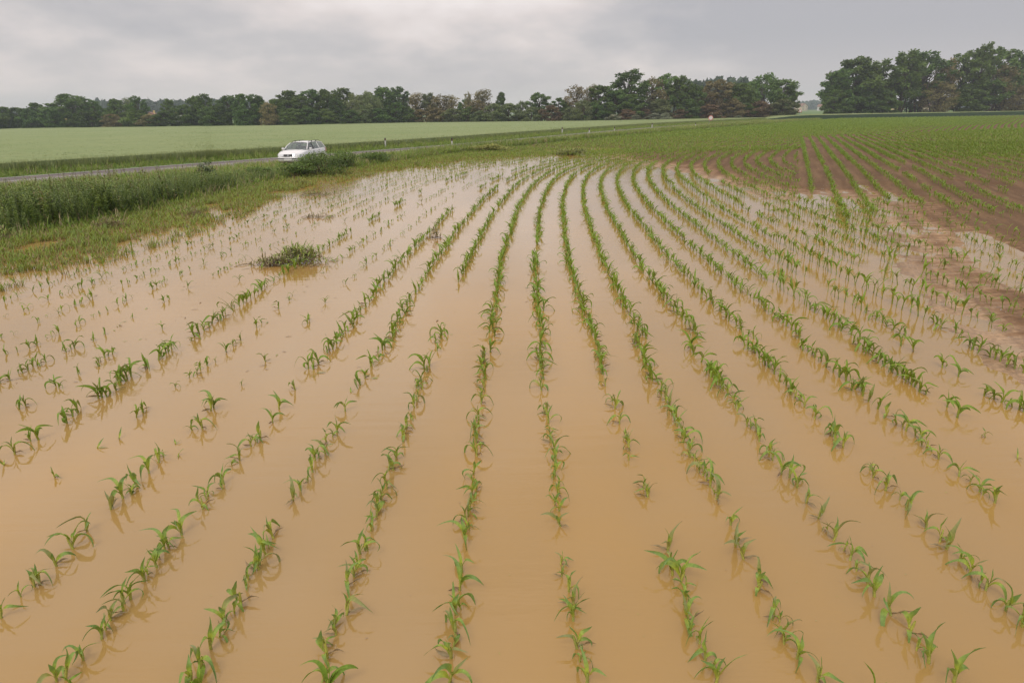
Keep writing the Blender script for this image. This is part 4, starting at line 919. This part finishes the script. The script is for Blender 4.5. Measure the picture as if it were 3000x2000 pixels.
CW = {'dk': 'dark', 'md': 'green', 'ol': 'olive', 'br': 'brownish', 'rd': 'reddish', 'fl': 'blossoming'}
SEC = [(-999, 830, 'tree line left of the car'), (830, 1200, 'far tree line right of the car'), (1200, 1560, 'far tree line left of centre gap'), (1560, 2380, 'middle tree group'), (2380, 9999, 'right tree group')]
SEC[1] = (830, 1210, 'dark block behind the car'); SEC[2] = (1210, 1560, 'brownish middle tree line'); SEC[0] = (-999, 830, 'trees left of the car'); SEC[3] = (1560, 2380, 'group behind the signs')
cnt = {}
for i_, (px, py, pw, kd, cl, dd) in sorted(enumerate(T), key=lambda t: t[1][0]):
    zb = .8 if px < 2350 else .5
    X0, Y0 = tree_base(px, .8); sc_d = (Y0+dd*1.3+4)/Y0; X, Y = X0*sc_d, Y0*sc_d
    _, zt = ray_at_depth(px, py, Y); zc = Y*cos(PITCH)+ .1*Y*sin(PITCH); wd = pw/FPX*Y*1.02
    var = i_ % 3; c_m, t_m = crown_mesh(kd, var, cl)
    si = [k for k, s in enumerate(SEC) if s[0] <= px < s[1]][0]; key = (si, kd, cl); cnt[key] = cnt.get(key, 0)+1
    name = {'shrub': 'shrub'}.get(kd, 'tree')
    lab = '%s %s %s, %s such from left in the %s' % (KW[kd], CW[cl], name, ORD[cnt[key]], SEC[si][2])
    e = empty(name, (X, Y, 0.), rnd.uniform(0, 6.28), lab, name, 'trees and shrubs beyond the fields')
    rad_ = {'dense': 8.0, 'airy': 6.4, 'willow': 7.4, 'bare': 6.6, 'shrub': 8.0, 'poplar': 4.6}[kd]
    e.scale = (wd/rad_*(1.22 if px < 2350 else 1.16), wd/rad_*(1.22 if px < 2350 else 1.16), zt/ (12.1 if kd != 'shrub' else 11.4))
    link('crown', c_m, e); link('trunk', t_m, e)
# far woods, read as one mass each
def wood(name, px0, px1, D, top, seed, label, m, lh=1.4):
    rr = np.random.RandomState(seed); ps = []; n = int((px1-px0)*9)
    x = px0+(px1-px0)*rr.rand(n); hmax = np.interp(x, [t[0] for t in top], [t[1] for t in top])
    Y = D*(1+.06*rr.rand(n)); X = np.empty(n); Z = np.empty(n)
    for k in range(n):
        X[k], zt = ray_at_depth(x[k], hmax[k], Y[k]); b = vnoise(x[k]*.07, 3.3, seed)*.22+vnoise(x[k]*.22, 7.3, seed)*.14
        Z[k] = max(.3, zt*(1+b)*(rr.rand()**.55))
    s = lh*(.6+.9*rr.rand(n)); a1 = rr.randn(n, 3); a1 /= np.linalg.norm(a1, axis=1)[:, None]; a2 = np.cross(a1, rr.randn(n, 3)); a2 /= np.linalg.norm(a2, axis=1)[:, None]
    P_ = np.stack([X, Y, Z], 1)
    V = np.stack([P_-a1*s[:, None], P_-a2*s[:, None]*.7, P_+a1*s[:, None], P_+a2*s[:, None]*.7], 1).reshape(-1, 3); A_ = np.repeat(np.stack([rr.rand(n)]*3, 1), 4, 0)
    o = link(name, npmesh(name, V, np.arange(4*n).reshape(n, 4), m, A_)); return tag(o, label, 'wood', kind='stuff')
FW = foliage('far_wood_foliage', (.05, .085, .05), (.09, .13, .075))
wood('far_wood', -100, 820, 620, [(-100, 330), (0, 330), (220, 322), (290, 302), (400, 306), (430, 298), (520, 302), (640, 293), (720, 300), (820, 310)], 3, 'bluish wooded rise far behind the tree line on the left', FW, 2.6)
wood('far_wood', 1960, 2240, 420, [(1960, 262), (2010, 242), (2060, 241), (2150, 241), (2190, 246), (2240, 268)], 4, 'dark wooded hill showing above the middle tree line', FW, 2.0)
wood('far_wood', 2290, 3300, 1250, [(2290, 306), (2340, 303), (2370, 298), (2392, 297), (2420, 304), (2500, 303), (2700, 300), (3300, 290)], 5, 'hazy line of trees on the horizon behind the right tree group', FW, 3.2)
# ------------------------------------------------------------------ distant houses
m_w1 = plain('plaster_cream', (.62, .50, .36), .9); m_w2 = plain('plaster_white', (.66, .64, .60), .9); m_w3 = plain('plaster_yellow', (.62, .48, .20), .9); m_rf = plain('roof_tiles', (.24, .115, .08), .85); m_win = plain('window_dark', (.04, .045, .05), .3)
def house(px, py, D, W_, L_, hh_, wall, rz, label, rise=.35):
    X, _z = ray_at_depth(px, py, D); e = empty('house', (X, D, 0), rz, label, 'house')
    bm = bmesh.new(); P_ = [(-W_/2, 0), (W_/2, 0), (W_/2, hh_), (0, hh_+W_*rise), (-W_/2, hh_)]
    a = [bm.verts.new((x, -L_/2, z)) for x, z in P_]; b = [bm.verts.new((x, L_/2, z)) for x, z in P_]; bm.faces.new(a); bm.faces.new(b[::-1])
    for k in range(5):
        if k in (2, 3): continue
        bm.faces.new([a[k], b[k], b[(k+1) % 5], a[(k+1) % 5]])
    bmobj('wall', bm, wall, e)
    bm = bmesh.new()
    for sgn in (-1, 1):
        o_ = .5; p1 = (0, hh_+W_*rise+.12); p2 = (sgn*(W_/2+o_), hh_-o_*2*rise+.12)
        v = [bm.verts.new((x, y, z+dz)) for dz in (0, .2) for (x, z), y in ((p1, -L_/2-o_), (p2, -L_/2-o_), (p2, L_/2+o_), (p1, L_/2+o_))]
        for f in ((0, 1, 2, 3), (4, 5, 6, 7), (0, 1, 5, 4), (1, 2, 6, 5), (2, 3, 7, 6), (3, 0, 4, 7)): bm.faces.new([v[k] for k in f])
    rf = bmobj('roof', bm, m_rf, e)
    bm = bmesh.new(); box(bm, W_*.12, W_*.12+.6, -.3, .3, hh_+W_*rise*.5, hh_+W_*rise+1.0); bmobj('chimney', bm, wall, rf)
    for sx in (-.28, .28):
        for zf_ in ((1.2, 2.5), (3.9, 5.1))[:2 if hh_ > 5 else 1]:
            bm = bmesh.new(); box(bm, sx*W_-.5, sx*W_+.5, -L_/2-.06, -L_/2-.01, *zf_); bmobj('window', bm, m_win, e)
            bm = bmesh.new(); box(bm, W_/2+.01, W_/2+.06, sx*L_-.5, sx*L_+.5, *zf_); bmobj('window', bm, m_win, e)
house(362, 350, 330, 7, 12, 2.7, m_w2, .9, 'red roofed house glimpsed behind the trees left of the car')
house(408, 352, 325, 7, 11, 2.5, m_w1, .6, 'brick red roofed house half hidden by brown bushes at left')
house(448, 350, 330, 6, 8, 3.2, m_w3, .2, 'small yellow gabled house in the gap of the left tree line')
house(503, 346, 330, 7, 9, 3.4, m_w2, 1.2, 'orange roofed house behind the dark trees left of the car')
house(205, 360, 262, 6, 7, 3.2, m_w3, .3, 'tiny yellow shed under the big open tree at far left')
house(2346, 318, 900, 10, 12, 5.6, m_w1, .5, 'hazy tan house on the horizon above the triangular sign', .28)
house(2412, 320, 880, 9, 12, 4.6, m_w2, .9, 'pale white house beside the first tree of the right group', .28)
house(2624, 320, 700, 8, 12, 4.5, m_w3, .4, 'yellow farm building seen between trunks of the right group', .28)
house(2710, 322, 640, 7, 9, 3.6, m_w1, .8, 'small tan building seen between trunks farther right', .28)
CARROT = 180+84
# gravel lay-by the car stands on
gp = spline([(-20.5, 41.5), (-17.2, 42.2), (-13.6, 41.6), (-11.2, 43.2), (-10.9, 47.5), (-12.2, 52.5), (-15.5, 50.0), (-19.0, 44.8)], 6)
mg, nt, p = mat('gravel'); nf = noise(nt, 26., 4, .7); nt.links.new(MIX(nt, nf, (.20, .165, .13), (.38, .32, .26)), p.inputs['Base Color']); p.inputs['Roughness'].default_value = .9; bump(nt, p, nf, .5, .02)
me = bpy.data.meshes.new('gravel_layby'); gn = len(gp)-1; me.from_pydata([(x, y, ROADZ-.012) for x, y in gp[:gn]]+[(x, y, ROADZ-.3) for x, y in gp[:gn]], [], [list(range(gn))]+[[k, gn+k, gn+(k+1) % gn, (k+1) % gn] for k in range(gn)]); me.materials.append(mg)
tag(link('gravel_layby', me), 'pale gravel lay-by beside the road under the white car', 'gravel', kind='structure')
# ------------------------------------------------------------------ white station wagon
m_paint = plain('white_car_paint', (.80, .79, .78), .22, 0, .6); m_paint.node_tree.nodes['Principled BSDF'].inputs['Coat Weight'].default_value = .6
m_glass = plain('car_glass', (.52, .60, .57), .03, 0, .5, trans=.92); m_trim = plain('black_trim', (.025, .025, .027), .55); m_tyre = plain('tyre_rubber', (.02, .02, .02), .85)
m_rim = plain('wheel_rim', (.5, .5, .51), .3, .8); m_lamp = plain('lamp_glass', (.75, .76, .78), .08, .3); m_amber = plain('amber_lens', (.8, .3, .03), .2); m_seat = plain('seat_cloth', (.10, .11, .12), .9); m_plate = plain('plate_white', (.7, .7, .68), .5)
cp = at(862, 487, ROADZ); CX, CY = cp[0], cp[1]
e = empty('station_wagon', (-13.55, 46.4, ROADZ), R(CARROT), 'white estate car with roof rails standing on the road behind the bushes', 'car')
# local frame: +X forward, Y left, Z up ; length 4.6, width 1.72, height 1.42
def ring(x):
    """half section of the lower body at station x: (y, z) from sill to bonnet centre"""
    xs = [-2.30, -2.22, -2.0, -1.2, 0, .8, 1.15, 1.7, 2.05, 2.22, 2.30]
    w_ = np.interp(x, xs, [.66, .78, .83, .86, .86, .86, .855, .84, .78, .68, .58])
    belt = np.interp(x, xs, [.82, .90, .93, .93, .93, .92, .915, .84, .76, .70, .60]); top = np.interp(x, xs, [.84, .93, .96, .95, .95, .95, .955, .90, .83, .76, .62])
    low = np.interp(x, xs, [.42, .30, .22, .20, .20, .20, .20, .21, .22, .26, .36])
    return [(0, low), (w_*.82, low), (w_*.97, low+.10), (w_, (low+belt)/2), (w_*.985, belt-.06), (w_*.93, belt), (w_*.55, top), (0, top+.012)]
st_ = [-2.30, -2.26, -2.15, -1.95, -1.75, -1.55, -1.35, -1.15, -.95, -.5, 0, .5, .85, 1.05, 1.25, 1.45, 1.65, 1.85, 2.02, 2.16, 2.25, 2.30]
V = []; Q = []
for x in st_:
    r_h = ring(x); full = [(y, z) for y, z in r_h]+[(-y, z) for y, z in r_h[-2:0:-1]]
    V += [(x, y, z) for y, z in full]
nr = len(full)
WX = (-1.36, 1.38)
for k in range(len(st_)-1):
    for j in range(nr):
        # wheel openings: skip the lower side faces around the axles
        jj = j if j < nr/2 else nr-1-j
        xm = (st_[k]+st_[k+1])/2
        if jj in (1, 2) and any(abs(xm-wx) < .34 for wx in WX): continue
        Q.append([k*nr+j, k*nr+(j+1) % nr, (k+1)*nr+(j+1) % nr, (k+1)*nr+j])
me = npmesh('body', V, Q, m_paint); me.polygons.foreach_set('use_smooth', np.ones(len(Q), bool))
body = link('body', me, e)
bm = bmesh.new(); bm.from_mesh(me); bmesh.ops.holes_fill(bm, edges=[ed for ed in bm.edges if ed.is_boundary and abs(ed.verts[0].co.x) > 2.29 and abs(ed.verts[1].co.x) > 2.29]); bmesh.ops.recalc_face_normals(bm, faces=bm.faces[:]); bm.to_mesh(me); bm.free()
def bar(name, pts, wy, wz, m, parent, n=6):
    g_ = tube(pts, [wy]*len(pts), n); return link(name, npmesh(name, g_[0], g_[1], m), parent)
def quadsheet(name, c, m, parent, th=.012, nu=6, nv=4, bulge=0.):
    """curved panel between four corners with thickness"""
    c = [np.array(k, float) for k in c]; n_ = np.cross(c[1]-c[0], c[3]-c[0]); n_ /= np.linalg.norm(n_); V = []
    for s_ in (0, 1):
        for j in range(nv+1):
            for i in range(nu+1):
                u, v = i/nu, j/nv; p_ = (c[0]*(1-u)+c[1]*u)*(1-v)+(c[3]*(1-u)+c[2]*u)*v
                V.append(p_+n_*(bulge*4*u*(1-u)+s_*-th))
    k = (nu+1)*(nv+1); Q = []
    for j in range(nv):
        for i in range(nu):
            a = j*(nu+1)+i; Q += [[a, a+1, a+nu+2, a+nu+1], [k+a, k+a+nu+1, k+a+nu+2, k+a+1]]
    return link(name, npmesh(name, V, Q, m), parent)
RZ = 1.40
# roof
Vr = []; xs = [-1.98, -1.7, -1.0, -.2, .22, .40]; 
for x in xs:
    zr = np.interp(x, [-1.98, -1.2, -.3, .40], [RZ-.06, RZ, RZ+.01, RZ-.05]); hw = np.interp(x, [-1.98, 0, .40], [.56, .60, .58])
    Vr += [(x, hw, zr-.055), (x, hw*.86, zr-.005), (x, hw*.4, zr+.018), (x, -hw*.4, zr+.018), (x, -hw*.86, zr-.005), (x, -hw, zr-.055), (x, -hw*.9, zr-.07), (x, hw*.9, zr-.07)]
Qr = [[k*8+j, k*8+(j+1) % 8, (k+1)*8+(j+1) % 8, (k+1)*8+j] for k in range(len(xs)-1) for j in range(8)]+[[0, 1, 6, 7], [1, 2, 3, 4]]
roof = link('roof', npmesh('roof', Vr, Qr, m_paint), e)
for s_ in (1, -1):
    yb, yt = .80*s_, .585*s_
    P_ = lambda t, pf, pr: None
    bar('pillar', [(1.08, .76*s_, .93), (.75, .68*s_, 1.16), (.38, yt, RZ-.075)], .030, .03, m_paint, e)
    bar('pillar', [(-.02, yb, .93), (-.10, yt*1.01, RZ-.08)], .030, .03, m_trim, e)
    bar('pillar', [(-.98, yb, .93), (-1.06, yt*1.0, RZ-.08)], .034, .03, m_paint, e)
    bar('pillar', [(-2.14, .76*s_, .93), (-1.94, .56*s_, RZ-.09)], .045, .03, m_paint, e)
    quadsheet('side_window', [(.98, .765*s_, .95), (0.0, .795*s_, .95), (-.07, .60*s_, RZ-.09), (.40, .59*s_, RZ-.10)], m_glass, e)
    quadsheet('side_window', [(-.05, .795*s_, .95), (-.95, .795*s_, .95), (-1.03, .59*s_, RZ-.09), (-.12, .60*s_, RZ-.09)], m_glass, e)
    quadsheet('side_window', [(-1.02, .795*s_, .95), (-2.06, .76*s_, .95), (-1.88, .565*s_, RZ-.10), (-1.09, .59*s_, RZ-.09)], m_glass, e)
    # mirror
    bm = bmesh.new(); box(bm, .78, .90, *sorted((.84*s_, 1.0*s_)), .93, 1.05); mr = bmobj('mirror', bm, m_paint, e, .025, True)
    bm = bmesh.new(); box(bm, .80, .86, *sorted((.78*s_, .86*s_)), .94, .98); bmobj('mirror_arm', bm, m_trim, mr)
    # roof rail with feet
    rr_ = bar('roof_rail', [(.22, .54*s_, RZ-.04), (.06, .54*s_, RZ+.03), (-.8, .555*s_, RZ+.052), (-1.68, .53*s_, RZ+.028), (-1.84, .53*s_, RZ-.05)], .013, .02, m_trim, e)
    for fx in (-.35, -1.1):
        bm = bmesh.new(); box(bm, fx-.05, fx+.05, .555*s_-.02, .555*s_+.02, RZ-.02, RZ+.05); bmobj('rail_foot', bm, m_trim, rr_)
    # side rubbing strip, door seams and handles
    bm = bmesh.new(); box(bm, -1.0, 1.0, *sorted((.855*s_, .872*s_)), .54, .60); bmobj('side_strip', bm, m_trim, e, .006)
    for dx in (.15, -.80):
        bm = bmesh.new(); box(bm, dx-.09, dx+.09, *sorted((.835*s_, .868*s_)), .80, .83); bmobj('door_handle', bm, m_trim, e, .006)
    # lamps
    hl = quadsheet('headlight', [(2.335, .30*s_, .605), (2.20, .70*s_, .605), (2.15, .70*s_, .74), (2.275, .30*s_, .725)], m_lamp, e, .02, bulge=.02*s_)
    quadsheet('indicator_lamp', [(2.20, .705*s_, .605), (2.03, .79*s_, .61), (2.0, .785*s_, .72), (2.15, .705*s_, .735)], m_lamp, e, .02)
    bm = bmesh.new(); box(bm, -2.30, -2.18, *sorted((.62*s_, .78*s_)), .66, .90); bmobj('tail_light', bm, m_red, e, .01)
    for wx in WX:
        wh = bpy.data.objects.new('wheel', None); COL.objects.link(wh); wh.parent = e; wh.location = (wx, .78*s_, .31)
        prof = [(.20, -.09), (.29, -.095), (.31, -.06), (.31, .06), (.29, .095), (.20, .09)]; n_ = 28
        V = [(r0*cos(2*pi*k/n_), y0, r0*sin(2*pi*k/n_)) for k in range(n_) for r0, y0 in prof]; Q = [[k*6+j, k*6+j+1, ((k+1) % n_)*6+j+1, ((k+1) % n_)*6+j] for k in range(n_) for j in range(5)]
        link('tyre', npmesh('tyre', V, Q, m_tyre), wh)
        V = [(r0*cos(2*pi*k/n_), y0*s_, r0*sin(2*pi*k/n_)) for k in range(n_) for r0, y0 in [(.001, .075), (.06, .08), (.10, .055), (.18, .05), (.205, .085)]]; Q = [[k*5+j, k*5+j+1, ((k+1) % n_)*5+j+1, ((k+1) % n_)*5+j] for k in range(n_) for j in range(4)]
        link('rim', npmesh('rim', V, Q, m_rim), wh)
        # dark arch lining
    for wx in WX:
        V = [((wx+.37*cos(a)), y0*s_, .31+.37*sin(a)) for a in np.linspace(-.2, pi+.2, 14) for y0 in (.60, .845)]; Q = [[2*k, 2*k+1, 2*k+3, 2*k+2] for k in range(13)]
        link('wheel_arch', npmesh('wheel_arch', V, Q, m_trim), e)
quadsheet('windscreen', [(1.10, -.74, .945), (1.10, .74, .945), (.42, .565, RZ-.075), (.42, -.565, RZ-.075)], m_glass, e, bulge=.035)
quadsheet('rear_window', [(-2.16, .68, .97), (-2.16, -.68, .97), (-1.99, -.5, RZ-.09), (-1.99, .5, RZ-.09)], m_glass, e)
bm = bmesh.new(); box(bm, 1.04, 1.16, -.70, .70, .925, .95); bmobj('wiper_cowl', bm, m_trim, e)
quadsheet('grille', [(2.345, -.28, .60), (2.345, .28, .60), (2.285, .28, .72), (2.285, -.28, .72)], m_trim, e, .02)
bm = bmesh.new(); disc(bm, .045, 0, .012, 0, 20); em = bmobj('badge', bm, m_rim, e); em.rotation_euler = (R(-14), 0, R(90)); em.location = (2.335, 0, .665)
V = []; 
for z0, off in ((.30, .0), (.33, .05), (.50, .065), (.56, .03)):
    V += [(np.interp(abs(y), [0, .5, .75, .86], [2.32, 2.27, 2.13, 1.86])+off, y*1.0, z0) for y in np.linspace(-.86, .86, 15)]
Q = [[j*15+k, j*15+k+1, (j+1)*15+k+1, (j+1)*15+k] for j in range(3) for k in range(14)]
bp = link('front_bumper', npmesh('front_bumper', V, Q, m_paint), e)
V = [(np.interp(abs(y), [0, .5, .75, .86], [2.32, 2.27, 2.13, 1.86])+.072, y, z0) for z0 in (.44, .49) for y in np.linspace(-.86, .86, 15)]
link('bumper_strip', npmesh('bumper_strip', V, [[k, k+1, 16+k, 15+k] for k in range(14)], m_trim), bp)
bm = bmesh.new(); box(bm, 2.385, 2.40, -.26, .26, .35, .46); bmobj('number_plate', bm, m_plate, bp)
bm = bmesh.new(); box(bm, -2.38, -2.24, -.78, .78, .34, .56); bmobj('rear_bumper', bm, m_paint, e, .04, True)
# floor, dashboard, seats
bm = bmesh.new(); box(bm, -2.0, 1.6, -.7, .7, .26, .32); bmobj('floor_pan', bm, m_trim, e)
bm = bmesh.new(); box(bm, .62, 1.04, -.68, .68, .60, .90); bmobj('dashboard', bm, m_trim, e, .05, True)
for sx, sy in ((.0, .36), (.0, -.36)):
    bm = bmesh.new(); box(bm, sx-.45, sx+.10, sy-.25, sy+.25, .38, .55); box(bm, sx-.56, sx-.42, sy-.24, sy+.24, .52, 1.08); box(bm, sx-.56, sx-.46, sy-.12, sy+.12, 1.10, 1.26); bmobj('front_seat', bm, m_seat, e, .03, True)
bm = bmesh.new(); box(bm, -1.45, -.95, -.62, .62, .38, .55); box(bm, -1.6, -1.45, -.62, .62, .5, 1.05); bmobj('rear_seat', bm, m_seat, e, .04, True)
V, Q, _ = tube([(.50+.04*cos(a), .36+.18*sin(a), .86+.17*cos(a)) for a in np.linspace(0, 2*pi, 20)], [.014]*20, 6); link('steering_wheel', npmesh('steering_wheel', V, Q, m_trim), e)
# driver
def skin(name, pts, edges, rad, m, parent):
    me = bpy.data.meshes.new(name); me.from_pydata(pts, edges, []); o = link(name, me, parent)
    o.modifiers.new('skin', 'SKIN'); sv = me.skin_vertices[0].data if me.skin_vertices else None
    if sv is None:
        bm = bmesh.new(); bm.from_mesh(me); bm.verts.layers.skin.verify(); bm.to_mesh(me); bm.free(); sv = me.skin_vertices[0].data
    for v, r in zip(sv, rad): v.radius = (r, r) if not isinstance(r, tuple) else r
    sv[0].use_root = True
    s = o.modifiers.new('sub', 'SUBSURF'); s.levels = s.render_levels = 2; me.materials.append(m); return o
pe = empty('person', (0, 0, 0), 0, 'driver in a red top sitting at the wheel of the white car', 'person')
pe.matrix_world = Matrix.Translation((-13.55, 46.4, ROADZ)) @ Matrix.Rotation(R(CARROT), 4, 'Z')
m_skin = plain('skin', (.45, .27, .19), .6); m_shirt = plain('red_shirt', (.30, .05, .05), .85); m_jeans = plain('trousers', (.05, .06, .09), .9); m_hair = plain('hair', (.05, .03, .02), .8)
y0 = .36
body_ = [(-.28, y0, .62), (-.31, y0, .80), (-.34, y0, 1.00), (-.33, y0, 1.09), (-.31, y0, 1.15), (-.285, y0, 1.21), (-.28, y0, 1.28),
         (-.32, y0+.18, 1.02), (-.10, y0+.24, .80), (.20, y0+.20, .84), (.40, y0+.17, .92), (-.32, y0-.18, 1.02), (-.10, y0-.24, .80), (.20, y0-.20, .84), (.40, y0-.17, .92),
         (.12, y0+.11, .63), (.45, y0+.12, .36), (.12, y0-.11, .63), (.45, y0-.12, .36)]
skin('body', body_, [(0, 1), (1, 2), (2, 3), (3, 4), (4, 5), (5, 6), (2, 7), (7, 8), (8, 9), (9, 10), (2, 11), (11, 12), (12, 13), (13, 14), (0, 15), (15, 16), (0, 17), (17, 18)],
     [(.15, .12), (.14, .11), (.15, .10), .055, .06, (.080, .09), (.075, .085), .055, .042, .036, .035, .055, .042, .036, .035, .075, .05, .075, .05], m_skin, pe)
skin('shirt', body_[:3]+[body_[7], body_[8], (.10, y0+.215, .825)]+[body_[11], body_[12], (.10, y0-.215, .825)], [(0, 1), (1, 2), (2, 3), (3, 4), (4, 5), (2, 6), (6, 7), (7, 8)],
     [(.162, .13), (.155, .125), (.165, .115), .07, .053, .047, .07, .053, .047], m_shirt, pe)
skin('hair', [(-.315, y0, 1.25), (-.31, y0, 1.31), (-.27, y0, 1.325)], [(0, 1), (1, 2)], [(.085, .07), (.082, .06), (.07, .04)], m_hair, pe)
bm = bmesh.new(); box(bm, -.215, -.195, y0-.012, y0+.012, 1.20, 1.235); bmobj('nose', bm, m_skin, pe, .005)

# ------------------------------------------------------------------ air
hz_v = [(-1500, -40, -1.2), (1500, -40, -1.2), (1500, 1700, -1.2), (-1500, 1700, -1.2), (-1500, -40, 45), (1500, -40, 45), (1500, 1700, 45), (-1500, 1700, 45)]
m = bpy.data.materials.new('haze_air'); m.use_nodes = True; nt = m.node_tree; nt.nodes.remove(nt.nodes['Principled BSDF'])
pv = nt.nodes.new('ShaderNodeVolumePrincipled'); pv.inputs['Color'].default_value = (.80, .88, 1., 1); pv.inputs['Density'].default_value = .00038; pv.inputs['Anisotropy'].default_value = .2
nt.links.new(pv.outputs[0], nt.nodes['Material Output'].inputs['Volume'])
hzo = link('haze', npmesh('haze', hz_v, [[0, 3, 2, 1], [4, 5, 6, 7], [0, 1, 5, 4], [1, 2, 6, 5], [2, 3, 7, 6], [3, 0, 4, 7]], m, smooth=False)); tag(hzo, 'thin bluish haze in the air over the fields', 'haze', kind='stuff')
